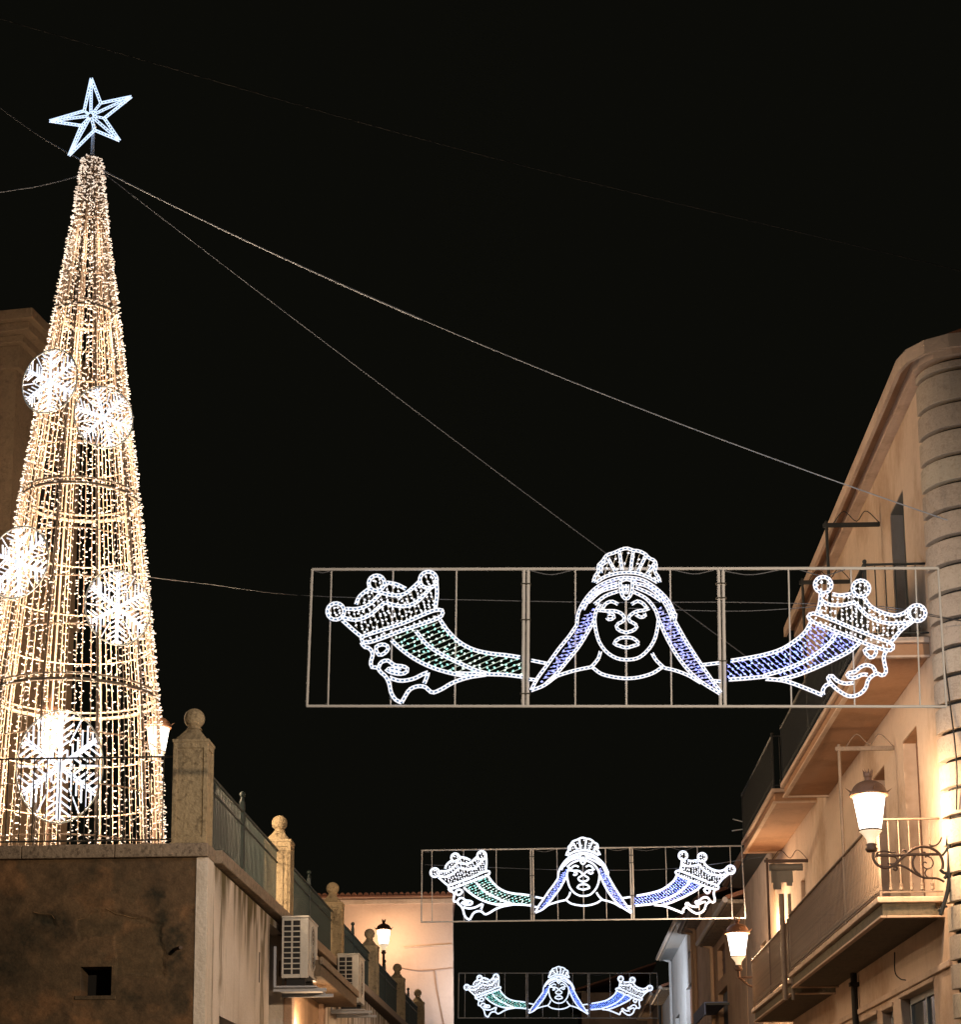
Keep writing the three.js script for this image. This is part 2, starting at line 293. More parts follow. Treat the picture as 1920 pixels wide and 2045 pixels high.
// ---- gate pillars with ball finials, and the iron railings between them
const pillarZ = [-23.42, -31.1, -38.9, -47, -55.6, -64.2], PXc = -4.48;
const pillarLabels = ['mossy stone gate pillar with ball finial at the corner beside the lit cone tree', 'pale stone gate pillar with ball finial, second back from the corner, above the first air conditioner', 'orange-lit stone pillar with ball finial, third back from the corner', 'brown stone pillar with ball finial just left of the glowing post lantern', 'stone pillar with ball finial just right of the glowing post lantern', 'farthest stone pillar with ball finial before the pink house'];
{
  const w = 0.22;
  const shaft = (() => {                                   // four faces with sunk panels
    const bars = [];
    for (const [sx, sz] of [[1, 1], [1, -1], [-1, 1], [-1, -1]]) bars.push(box(sx * w, sx * (w - .055), .09, 1.24, sz * w, sz * (w - .055), .006));
    bars.push(box(-w + .02, w - .02, .03, 1.3, -w + .02, w - .02));
    bars.push(box(-w, w, .0, .1, -w, w, .01), box(-w, w, 1.225, 1.31, -w, w, .01));
    return metres(join(bars));
  })();
  const base = metres(box(-w - .02, w + .02, -.1, .02, -w - .02, w + .02, .012));
  const cap = metres(join([box(-w - .012, w + .012, 1.3, 1.345, -w - .012, w + .012, .01), new THREE.CylinderGeometry(.1, .285, .17, 4, 1).toNonIndexed().rotateY(Math.PI / 4).translate(0, 1.428, 0), new THREE.CylinderGeometry(.075, .1, .04, 12).translate(0, 1.53, 0)]));
  const orb = ball(.132, 0, 1.655, 0);
  pillarZ.forEach((z, i) => {
    const t = thing('stone_pillar', pillarLabels[i], 'pillar', [PXc, rise(z), z], 'stone pillars along the terrace edge');
    for (const [n, g] of [['plinth', base], ['shaft', shaft], ['cap', cap], ['ball_finial', orb]]) mesh(n, g, M.stone, t);
    t.rotation.y = 0;
  });
  // railings
  const bar = metres(new THREE.CylinderGeometry(.0085, .0085, 1.08, 6)), finial = metres(join([ball(.045, 0, 0, 0, 10, 8), new THREE.CylinderGeometry(.02, .035, .09, 8).translate(0, -.07, 0)]));
  const names = ['dark green iron railing beside the corner pillar, nearest along the street', 'green iron railing behind the first air conditioner', 'dark railing behind the second air conditioner', 'dark railing in front of the glowing post lantern', 'short-looking dark railing right of the post lantern', 'last dark railing ending at the pink house'];
  const ends = [...pillarZ, -66.4];
  for (let i = 0; i < 6; i++) {
    const a = ends[i] - .23, b = ends[i + 1] + .23, n = Math.max(2, Math.round((a - b) / 0.125));
    if (i === 5 && a - b < 1) { /* still a short run */ }
    const t = thing('iron_railing', names[i], 'railing', [PXc, rise(a), a], 'iron railings along the terrace edge');
    const y0 = rise(a), y1 = rise(b);
    for (const h of [.07, .96, 1.16]) part('rail', rod(V3(PXc, y0 + h, a), V3(PXc, y1 + h, b), h > 1 ? .024 : .017, 8), M.greenIron, t);
    if (i < 5) {
      const zm = (a + b) / 2, ym = rise(zm);
      part('mid_post', box(PXc - .035, PXc + .035, ym, ym + 1.3, zm - .035, zm + .035, .008), M.greenIron, t);
      put('post_finial', finial, M.greenIron, t, PXc, ym + 1.41, zm);
    } else {
      part('end_post', box(PXc - .05, PXc + .05, y1, y1 + 1.35, b - .05, b + .05, .008), M.iron, t);
      put('post_finial', finial, M.iron, t, PXc, y1 + 1.45, b);
    }
    if (i < 4) for (let k = 1; k < n; k++) { const z = a + (b - a) * k / n; put('baluster', bar, M.greenIron, t, PXc, rise(z) + .6, z); }
    else { const gs = []; for (let k = 1; k < n; k++) { const z = a + (b - a) * k / n; gs.push(bar.clone().translate(PXc, rise(z) + .6, z)); } part('baluster', gs, M.greenIron, t).userData.kind = 'stuff'; }
  }
  // railing along the terrace front, in front of the tree
  const t = thing('iron_railing', 'thin black iron railing on the cornice in front of the tree of lights', 'railing', [-9, TY, TZ - .22]);
  for (const h of [.1, 1.17]) part('rail', rod(V3(-14, TY + h, TZ - .22), V3(PXc - .22, TY + h, TZ - .22), .012, 6), M.iron, t);
  const fb = metres(new THREE.CylinderGeometry(.0075, .0075, 1.07, 6));
  for (let x = PXc - .38; x > -9; x -= .166) put('baluster', fb, M.iron, t, x, TY + .635, TZ - .22);
}

// ------------------------------------------------------------------ air conditioners on the terrace wall
{
  const D = .41, H = .96, L = 1.15, g = -4.12;                       // depth from the wall, height, length along the wall
  const make = (label, y0, z0, arm) => {
    const t = thing('air_conditioner', label, 'air conditioner', [TX, y0, z0], 'outdoor air conditioners on the terrace wall');
    const x0 = g, x1 = g + D, z1 = z0 - L;
    part('casing', [box(x0 + .015, x1, y0 + .045, y0 + H - .03, z0 - .03, z1, .012), box(x0, x1 - .13, y0, y0 + .06, z0, z0 - .06, .008), box(x0, x1 - .13, y0 + H - .075, y0 + H - .035, z0, z0 - .06, .008), box(x0, x0 + .03, y0 + .04, y0 + H - .06, z0, z0 - .06, .006), box(x1 - .13, x1, y0, y0 + H - .035, z0, z0 - .1, .012)], M.acPaint, t);
    part('top_cover', box(x0 - .01, x1 + .012, y0 + H - .033, y0 + H, z0 + .012, z1 - .012, .012), M.acPaint, t);
    const grille = sub('side_grille', t);
    part('grille_back', box(x0 + .02, x1 - .12, y0 + .03, y0 + H - .05, z0 - .02, z0 - .028), M.acDark, grille);
    part('grille_bar', box(x0 + .145, x0 + .17, y0 + .05, y0 + H - .07, z0 + .004, z0 - .02, .003), M.acPaint, grille);
    for (let k = 1; k < 10; k++) part('grille_slat', box(x0 + .02, x1 - .12, y0 + .05 + k * .0825, y0 + .068 + k * .0825, z0 + .001, z0 - .019, .003), M.acPaint, grille);
    const yc = y0 + H / 2 + .02, zc = z0 - .52;
    const fan = new THREE.RingGeometry(.3, .37, 28, 1).rotateY(Math.PI / 2).translate(x1 + .006, yc, zc);
    part('fan_opening', new THREE.CylinderGeometry(.33, .33, .012, 28).rotateZ(Math.PI / 2).translate(x1 + .001, yc, zc), mat([0.16, 0.14, 0.12], .7), t);
    part('fan_rim', new THREE.TorusGeometry(.34, .016, 6, 28).rotateY(Math.PI / 2).translate(x1 + .004, yc, zc), M.acPaint, t);
    for (let k = 1; k < 5; k++) part('fan_guard', new THREE.TorusGeometry(.065 * k, .004, 5, 24).rotateY(Math.PI / 2).translate(x1 + .014, yc, zc), M.acPaint, t);
    for (const z of [z0 - .1, z1 + .1]) part('bracket', [box(TX, TX + .04, y0 - .16, y0 + .5, z - .02, z + .02, .004), box(TX, TX + arm, y0 - .2, y0 - .15, z - .025, z + .025, .004)], M.steel, t);
    part('bracket_tray', box(TX + .02, TX + arm - .14, y0 - .148, y0 - .12, z0 + .02, z1 - .02, .005), M.steel, t);
    for (const z of [z0 - .12, z1 + .12]) part('rubber_foot', box(x0 + .06, x1 - .05, y0 - .118, y0 + .044, z - .03, z + .03, .01), M.acDark, t);
    return t;
  };
  make('nearer white air conditioner with two-column side grille, mounted over the shop canopy', 4.62, -29.0, .82);
  make('farther and smaller-looking white air conditioner behind the stone canopy edge', 4.93, -36.72, .8);
}

// ------------------------------------------------------------------ pink house at the end of the terrace
{
  const Z = -66.5, X1 = -3.4, Y1 = 11.35;
  const t = thing('pink_house', 'salmon pink house end wall with a tiled roof edge behind the post lantern', 'house', [-8, 0, Z]);
  part('end_wall', frontWall(Z, -16, X1, 0, Y1, [], .4), M.pink, t);
  part('street_wall', streetWall(0, -1, 0, -11, 0, Y1, [], .4).rotateY(.065).translate(X1 - .03, 0, Z - .41), M.pink, t);
  part('eave_band', box(-16, X1 + .05, Y1 - .26, Y1 - .08, Z - .3, Z + .06, .02), M.plasterTrim, t);
  part('roof', [plan([[-16.1, Z + .1], [X1 + .12, Z + .1], [X1 - .65, -78], [-16.1, -78]], Y1, Y1 + .05)], M.tile, t);
  const rt = metres(new THREE.CylinderGeometry(.085, .1, .5, 10, 1, false, 0, Math.PI).rotateX(Math.PI / 2).rotateZ(Math.PI / 2).rotateZ(0));
  for (let x = -9.6; x < X1 + .1; x += .21) put('roof_tile', rt, M.tile, t, x, Y1 + .055, Z - .02);
  part('conduit', [rod(V3(-6.2 + 1.1, Y1 - 1.8, Z + .03), V3(X1 - .02, Y1 - 1.72, Z + .03), .028, 8)], M.plasterTrim, t);
  part('wall_cable', [tube([V3(-5.3, Y1 - 2.5, Z + .03), V3(-4.6, Y1 - 2.62, Z + .03), V3(-4, Y1 - 2.6, Z + .03), V3(X1, Y1 - 2.55, Z + .03)], .018), tube([V3(-4.05, Y1 - 2.6, Z + .03), V3(-3.95, Y1 - 3.3, Z + .03), V3(-3.7, Y1 - 4.6, Z + .03), V3(-3.62, Y1 - 5.2, Z + .03), V3(-3.95, Y1 - 5.7, Z + .03), V3(-4.1, Y1 - 6.6, Z + .03)], .018)], mat([0.42, 0.26, 0.18], .8), t);
}

// ------------------------------------------------------------------ tall dark building behind the tree
{
  const C = V3(-10.7, 0, -36), a = Math.atan2(0.16, 1), dir = V3(Math.sin(a), 0, -Math.cos(a)), L = 3.3, top = 18.9;
  const t = thing('tall_stone_building', 'tall dark stone building with a heavy moulded eave behind the tree of lights', 'building', [C.x, 0, C.z]);
  const turn = (g) => g.rotateY(-a).translate(C.x, 0, C.z);          // local: wall runs along -z, face at x = 0, street on +x
  part('street_wall', turn(streetWall(0, -1, 0, -L, 0, top - .7, [], .5)), M.churchStone, t);
  part('front_wall', turn(frontWall(0, -14, -.502, 0, top - .7, [], .5)), M.churchStone, t);
  [[.55, 0, .22], [.42, .222, .18], [.22, .404, .16], [.1, .566, .5]].forEach(([o, d, h]) => part('eave_moulding', turn(box(-14, o, top - d - h, top - d, o, -L - .1, .02)), M.churchStone, t));
  part('string_course', turn(box(-14, .14, 13.2, 13.5, .14, -L, .02)), M.churchStone, t);
  for (const z of [-1.7]) { part('window_frame', turn(box(-.05, .08, 14.4, 16.6, z + .75, z - .75, .02)), M.churchStone, t); part('window_pane', turn(box(.082, .09, 14.55, 16.45, z + .6, z - .6)), M.dark, t); }
}

// ------------------------------------------------------------------ right building with rounded stone corner
const RX = 4.69, RZ = -22.0, RR = 0.45;                  // wall plane, where the corner starts to turn, its radius
const rb = thing('corner_house', 'tall beige plaster house with rounded granite corner and iron balconies', 'house', [RX, 0, RZ]);
{
  const cx = RX + RR;
  const doorsB = [[-23.72, -24.66], [-26.78, -27.72]], doorsC = [[-23.65, -24.63], [-26.05, -27.0]];
  const holes = [...doorsB.map(([a, b]) => [a, b, 7.95, 10.35]), ...doorsC.map(([a, b]) => [a, b, 4.86, 7.18]), [-23.45, -25.7, 2.3, 3.9], [-26.3, -27.15, .2, 3.85], [-27.6, -30.2, 2.3, 3.85], [-31.5, -33, .2, 3.85]];
  part('wall', streetWall(RX, 1, RZ, -33.6, 0, 11.2, holes, .35), M.plaster, rb);
  part('front_wall', frontWall(RZ + RR, cx, 12, 0, 11.2, [], .35), M.plaster, rb);
  const arc = (r, n, a0 = 180, a1 = 90) => Array.from({ length: n + 1 }, (_, i) => { const q = (a0 + (a1 - a0) * i / n) * Math.PI / 180; return [cx + r * Math.cos(q), RZ + r * Math.sin(q)]; });
  part('corner_core', plan([...arc(RR, 10), [cx, RZ]], 0, 11.2), M.dark, rb);
  // granite courses round the corner
  for (let k = 0, y = 0; y < 11.1; k++) {
    const h = k > 31 ? .4 : .333, o = .055 + .004 * hash(k, 1, 5) + .045 * y / 11, top = Math.min(y + h, 11.19);
    const pts = [...arc(RR + o, 12, 186, 84), ...arc(RR - .02, 8, 186, 84).reverse()];
    const g = new THREE.ExtrudeGeometry(polyShape(pts.map(([x, z]) => [x, -z])), { depth: top - y - .066, bevelEnabled: true, bevelSize: .005, bevelThickness: .006, bevelSegments: 1 }).rotateX(-Math.PI / 2).translate(0, y + .01, 0);
    part('granite_block', g, [M.granite, M.granite2, M.granite3][Math.floor(3 * hash(k, 7, 9))], rb);
    y += h;
  }
  // cornice: fascia, soffit slab and two mouldings following the corner
  const ring = (o, n = 4) => [[RX - o, -33.6], ...arc(RR + o, n), [12, RZ + RR + o]];
  const band = (o, i, y0, y1) => plan([...ring(o), ...ring(i).reverse()], y0, y1);
  part('cornice_fascia', band(.335, .285, 11.21, 11.38), M.plasterTrim, rb);
  part('cornice_soffit', band(.283, -.3, 11.33, 11.4), M.soffit, rb);
  part('cornice_moulding', band(.15, -.05, 11.2, 11.327), M.plasterTrim, rb);
  part('roof', plan([[RX - .1, -33.6], [RX - .1, -22.4], [RX + .1, -21.9], [RX + .5, -21.5], [12, -21.4], [12, -33.6]], 11.41, 11.6), M.tile, rb);
  part('string_course', box(RX - .045, RX + .02, 3.97, 4.05, RZ - .3, -33.6, .012), M.plasterTrim, rb);
  // tall shuttered doors on the balconies
  const slat = metres(box(-.012, .012, -.022, .022, -.2, .2, .004));
  const door = (a, b, y0, y1, m) => {
    const d = sub('door', rb), x = RX + .17, mid = (a + b) / 2;
    for (const [p, q] of [[a - .01, mid + .004], [mid - .004, b + .01]]) {
      part('door_leaf', [box(x, x + .04, y0, y1, p, p - .07, .005), box(x, x + .04, y0, y1, q + .07, q, .005), box(x + .015, x + .03, y0, y1, p, q), ...[y0, (y0 + y1) / 2, y1 - .09].map((y) => box(x - .002, x + .042, y, y + .09, p, q, .005))], m, d);
      for (let y = y0 + .14; y < y1 - .12; y += .07) { const s = put('louvre', slat, m, d, x + .02, y, (p + q) / 2); s.scale.z = (Math.abs(p - q) - .14) / .4; s.rotation.z = .5; }
    }
    part('reveal_soffit', box(x - .165, x + .16, y1 - .012, y1 - .002, a - .005, b + .005), m === M.shutter ? M.shutterGrey : M.soffit, d);
  };
  door(...doorsB[0], 7.96, 10.34, M.shutter); door(...doorsB[1], 7.96, 10.34, M.shutterGrey);
  door(...doorsC[0], 4.87, 7.17, M.woodBrown); door(...doorsC[1], 4.87, 7.17, M.woodBrown);
  // ground-floor windows
  for (const [a, b, y0, y1] of holes.slice(4)) {
    const w = sub('window', rb), x = RX + .12, n = Math.abs(a - b) > 1.4 ? 2 : 1;
    part('window_frame', [box(x, x + .05, y1 - .09, y1 - .002, a - .005, b + .005, .006), box(x, x + .05, y0 + .002, y0 + .09, a - .005, b + .005, .006), ...Array.from({ length: n + 1 }, (_, i) => { const z = a - .045 + (b - a + .09) * i / n; return box(x, x + .05, y0, y1, z - .04, z + .04, .006); })], M.windowGrey, w);
    part('window_pane', box(x + .03, x + .036, y0 + .02, y1 - .02, a - .03, b + .03), M.glass, w);
    part('window_room', box(x + .235, x + .24, y0 + .01, y1 - .01, a - .01, b + .01), M.shutterGrey, w);
    part('window_lintel', box(RX - .02, RX + .1, y1 + .004, y1 + .06, a + .06, b - .06, .01), M.plasterTrim, w);
  }
  part('wall_cable', [tube([V3(RX - .012, 4.55, -25.9), V3(RX - .012, 4.3, -25.95), V3(RX - .012, 4.16, -25.6), V3(RX - .012, 4.1, -25.2)], .008, 20, 5)], M.darkCable, rb);
  part('wall_cable', [tube([V3(4.66, 7.6, -21.72), V3(4.7, 6.9, -21.66), V3(4.72, 6.2, -21.6), V3(4.7, 5.7, -21.66)], .009, 20, 5), tube([V3(4.78, 5.6, -21.58), V3(4.82, 5.2, -21.52), V3(4.8, 4.7, -21.55), V3(4.74, 4.2, -21.6)], .012, 20, 5), tube([V3(4.76, 5.9, -21.6), V3(4.84, 5.5, -21.5), V3(4.8, 5.0, -21.54), V3(4.85, 4.5, -21.5)], .009, 20, 5)], M.darkCable, rb);
  part('drain_pipe', [rod(V3(RX - .07, 0, -29.1), V3(RX - .07, 4.6, -29.1), .05, 10), box(RX - .14, RX, 4.4, 4.46, -29.03, -29.17)], M.darkCable, rb);
}
// balconies and roof terraces share one builder: slab with mouldings, railing with foot knobs
const baluster = metres(join([new THREE.CylinderGeometry(.0085, .0085, .86, 6).translate(0, .43, 0), new THREE.CylinderGeometry(.02, .026, .04, 8).translate(0, .045, 0), new THREE.CylinderGeometry(.024, .02, .03, 8).translate(0, .085, 0)]));
function balcony(owner, y, z0, z1, m, slabM, o = {}) {             // o.under: its own material for a stained underside, its colour darkened for shade
               // y = floor, z0 near end, z1 far end
  const b = sub('balcony', owner), xo = o.x ?? 3.9, xi = RX;
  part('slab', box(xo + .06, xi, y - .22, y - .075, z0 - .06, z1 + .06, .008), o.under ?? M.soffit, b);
  part('slab_edge', box(xo, xi, y - .073, y, z0, z1, .015), slabM, b);
  part('slab_moulding', [box(xo + .03, xo + .1, y - .25, y - .222, z0 - .03, z1 + .03, .006), ...[z0 - .03, z1 + .1].map((z) => box(xo + .102, xi, y - .25, y - .222, z, z - .07, .006))], slabM, b);
  const h = .93, x = xo + .05, za = z0 - .05, zb = z1 + .05;
  part('hand_rail', [box(x - .028, x + .028, y + h, y + h + .022, za + .02, zb - .02, .006), ...[za, zb].map((z) => box(x, xi, y + h, y + h + .022, z - .02, z + .02, .006))], m, b);
  part('foot_rail', [box(x - .01, x + .01, y + .05, y + .068, za, zb), ...[za, zb].map((z) => box(x, xi, y + .05, y + .068, z - .01, z + .01))], m, b);
  const n = Math.round((za - zb) / .118), nn = Math.round((xi - x) / .118);
  for (let k = 0; k <= n; k++) put('baluster', baluster, m, b, x, y + .06, za + (zb - za) * k / n);
  for (const z of [za, zb]) for (let k = 1; k < nn; k++) put('baluster', baluster, m, b, x + (xi - x) * k / nn, y + .06, z);
  for (const z of [za, zb]) part('corner_post', [box(x - .016, x + .016, y, y + h + .02, z - .016, z + .016, .004), ball(.028, x, y + h + .05, z, 10, 8)], m, b);
  return b;
}
function blindFrame(owner, y, z, h, m = M.iron) {                    // post at the balcony edge and an arm to the wall that carries the roller blind
  const f = sub('blind_frame', owner), x = 3.95;
  part('post', rod(V3(x, y, z), V3(x, y + h + .06, z), .022, 8), m, f);
  part('arm', box(x - .05, RX, y + h - .03, y + h + .03, z - .02, z + .02, .006), m, f);
  part('stay', tube([V3(x + .1, y + h + .03, z), V3(x + .25, y + h + .2, z), V3(x + .42, y + h + .05, z), V3(x + .55, y + h + .2, z), V3(RX, y + h + .02, z)], .007, 20, 5), m, f);
}
balcony(rb, 4.83, -22.53, -31.2, M.palePaint, M.plasterTrim, { under: M.shadedSoffit });
balcony(rb, 8.02, -22.53, -31.35, M.iron, M.plasterTrim);
// cloth screens tied along the street side of the upper railing, seen as a dark panel
part('screen', box(3.957, 3.963, 8.1, 8.93, -22.9, -31.25), mapped(stoneMap([0.075, 0.075, 0.05], [0.03, 0.032, 0.02], 53, .9, .4), 1, .01), rb);
for (const z of [-25.45, -28.05]) blindFrame(rb, 8.03, z, 2.45, M.iron);
blindFrame(rb, 4.84, -25.25, 2.4, M.palePaint);

// ---- low house with roof terrace beyond it
const rt2 = thing('terrace_house', 'low beige house with a railed roof terrace beyond the granite-cornered house', 'house', [RX, 0, -33.6]);
part('wall', streetWall(RX, 1, -33.602, -39.2, 0, 8, [[-34.6, -35.2, 6.35, 6.95]], .35), M.plasterTrim, rt2);
part('window_opening', box(RX + .3, RX + .34, 6.3, 7, -34.55, -35.25), M.dark, rt2);
balcony(rt2, 8.2, -32.6, -38, M.iron, M.plasterTrim);
part('screen', box(3.957, 3.963, 8.28, 9.1, -32.75, -37.9), mapped(stoneMap([0.11, 0.1, 0.07], [0.05, 0.05, 0.03], 54, .9, .4), 1, .01), rt2);
balcony(rt2, 4.75, -31.38, -37.2, M.palePaint, M.plasterTrim, { under: M.shadedSoffit });
blindFrame(rt2, 4.76, -34.1, 2.4, M.rustIron);
part('rolled_blind', [rod(V3(4.0, 7.06, -34.2), V3(4.6, 7.06, -34.2), .065, 10), box(4.03, 4.42, 6.78, 7.02, -34.19, -34.2), box(4.06, 4.2, 6.66, 6.781, -34.19, -34.2), box(4.3, 4.4, 6.72, 6.781, -34.19, -34.2)], M.shutterGrey, rt2);
for (const [dx, r] of [[0, .045], [.13, .028]]) part('drain_pipe', rod(V3(3.84 + dx, 4.4, -31.28), V3(3.84 + dx, 6.15, -31.28), r, 10), M.palePaint, rt2);
part('antenna', [rod(V3(3.95, 8.6, -37.95), V3(3.74, 8.66, -37.95), .012), rod(V3(3.95, 8.45, -37.95), V3(3.72, 8.42, -37.95), .012), rod(V3(3.95, 8.3, -37.95), V3(3.95, 8.85, -37.95), .012)], M.steel, rt2);

// ---- the houses farther up on the right
function farHouse(name, label, z0, z1, top, wallM, o = {}) {
  const t = thing(name, label, 'house', [RX, 0, z0]), x = o.x ?? RX;
  part('wall', streetWall(x, 1, z0 - .002, z1, 0, top, (o.holes ?? []).map((h) => h.slice(0, 4)), .35), wallM, t);
  part('end_wall', frontWall(z0 - .004, x + .352, x + 7, 0, top, [], .3), wallM, t);
  part('far_wall', frontWall(z1 + .304, x + .352, x + 7, 0, top, [], .3), wallM, t);
  const over = o.over ?? .45, rise1 = 1.6;
  const roof = new THREE.BufferGeometry();
  part('eave', box(x - over + .06, x + .3, top + .004, top + .1, z0 + .02, z1 - .02, .01), o.eaveM ?? M.cornice, t);
  const sl = box(0, 5, 0, .1, z0 + .02, z1 - .02); sl.rotateZ(Math.atan2(rise1, 5)).translate(x - over + .05, top + .11, 0); part('roof', sl, M.tile, t);
  part('gutter', new THREE.CylinderGeometry(.075, .075, Math.abs(z1 - z0), 10).rotateX(Math.PI / 2).translate(x - over, top + .1, (z0 + z1) / 2), o.gutterM ?? M.gutter, t);
  for (const [a, b, c, d, m] of o.holes ?? []) {
    const w = sub('window', t), n = a - b;
    part('shutter', [box(x + .14, x + .18, c, d, a - .004, a - n / 2 + .01, .005), box(x + .14, x + .18, c, d, b + n / 2 - .01, b + .004, .005), ...[.33, .66].map((k) => box(x + .128, x + .139, c + (d - c) * k, c + (d - c) * k + .06, a - .02, b + .02, .003))], m ?? M.shutter, w);
  }
  for (const z of o.pipes ?? []) part('drain_pipe', [rod(V3(x - .08, 0, z), V3(x - .08, top - .05, z), .06, 10), rod(V3(x - .08, top - .05, z), V3(x - over + .02, top + .1, z), .055, 10)], o.pipeM ?? M.ochre, t);
  return t;
}
farHouse('brown_house', 'shadowed brown house with a dark wide eave beside the second wall lantern', -39.3, -45.4, 8.35, M.brownWall, { eaveM: M.iron, gutterM: M.rustIron, holes: [[-41.2, -42.3, 4.4, 6.6, M.shutter]] });
const oh = farHouse('orange_house', 'orange-lit house with pale gutter and dark green shutters', -45.5, -54.4, 8.0, M.ochre, { holes: [[-50.6, -53.4, 3.2, 6.55, M.shutter], [-50.9, -53.2, 6.9, 7.75, M.woodBrown]], pipes: [-54.2] });
part('awning', [box(RX - .62, RX - .02, 6.05, 6.09, -50.4, -54.3, .01), box(RX - .64, RX - .6, 5.75, 6.09, -50.4, -54.3, .01)], M.blueAwning, oh);
part('awning_arm', [box(RX - .6, RX, 5.98, 6.04, -50.1, -50.16), box(RX - .6, RX, 5.3, 5.36, -50.1, -50.16)], M.iron, oh);
farHouse('narrow_house', 'narrow beige house with two drainpipes between the orange and the white house', -54.5, -61.8, 9.3, M.plasterTrim, { eaveM: M.cornice, gutterM: M.rustIron, pipes: [-61.4, -60.3] });
farHouse('white_house', 'bluish white plastered house with a pale gutter, farther up on the right', -62, -73.2, 9.7, M.white, { eaveM: M.windowGrey, over: .55, holes: [[-63.2, -66, 4, 7.9, M.woodBrown], [-69.6, -71.8, 3.5, 7.4, M.shutterGrey], [-63.4, -64.6, 8.75, 9, M.woodBrown]], pipes: [-72.9], pipeM: M.white });
farHouse('lower_white_house', 'lower white house beyond the taller white one', -73.3, -80, 8.6, M.white, { holes: [[-75, -77.5, 3, 5.9, M.shutter]] });
farHouse('end_house', 'small orange-lit house with gutter at the far end of the row', -80.1, -93, 9.0, M.ochre, { pipes: [-80.6], pipeM: M.iron });
farHouse('distant_house', 'dim grey house behind the smallest light sign', -110, -125, 12, M.brownWall, { x: 1.8 });

// ------------------------------------------------------------------ lanterns
const lampGlass = glow([1, 0.9, 0.78], 5), capM = mapped(stoneMap([0.12, 0.06, 0.035], [0.05, 0.03, 0.02], 36, .4, .3), .5, .002);
function lantern(t, x, y, z, s, cd, color = WARM, lit = true, aim = null) {      // y = top of the glass; s = glass width at the top
  const k = s / .345, L = (pts) => lathe(pts.map(([r, h]) => [r * k, h * k])).translate(x, y, z);
  part('glass', [L([[.001, -.36], [.115, -.36], [.172, -.001], [.001, -.001]])], lampGlass, t);
  part('glass_cup', [L([[.03, -.53], [.045, -.5], [.05, -.46], [.095, -.4], [.122, -.375], [.118, -.366], [.001, -.366]])], glow([1, 0.72, 0.42], .8), t);
  part('hoop', [L([[.118, -.375], [.128, -.37], [.128, -.358], [.118, -.355]])], M.rustIron, t);
  part('cap', [L([[.16, .001], [.205, .012], [.212, .03], [.205, .045], [.19, .06], [.178, .09], [.158, .12], [.128, .148], [.09, .168], [.055, .178], [.04, .19], [.042, .23], [.001, .23]])], capM, t);
  const crown = [];
  for (let i = 0; i < 8; i++) { const a = i * Math.PI / 4; crown.push(new THREE.ConeGeometry(.016 * k, .085 * k, 5).rotateZ(-.3).translate(.045 * k, .27 * k, 0).rotateY(a).translate(x, y, z)); }
  part('cap_crown', [L([[.001, .225], [.04, .225], [.05, .25], [.035, .265], [.001, .265]]), ...crown], capM, t);
  for (let i = 0; i < 4; i++) { const a = i * Math.PI / 2 + .1; part('cap_spike', new THREE.ConeGeometry(.014 * k, .09 * k, 5).rotateZ(-.9).translate(.225 * k, .075 * k, 0).rotateY(a).translate(x, y, z), capM, t); }
  part('collar', [L([[.001, -.6], [.05, -.6], [.07, -.57], [.045, -.54], [.06, -.52], [.03, -.5], [.001, -.5]])], M.rustIron, t);
  if (aim) { const l = new THREE.SpotLight(new THREE.Color().setRGB(...color), cd, 0, .6, .7, 2); l.position.set(x, y - .18 * k, z); l.target.position.set(...aim); l.castShadow = true; l.shadow.radius = 6; scene.add(l, l.target); }
  else if (lit) pointLight(color, cd, x, y - .18 * k, z, 5);
}
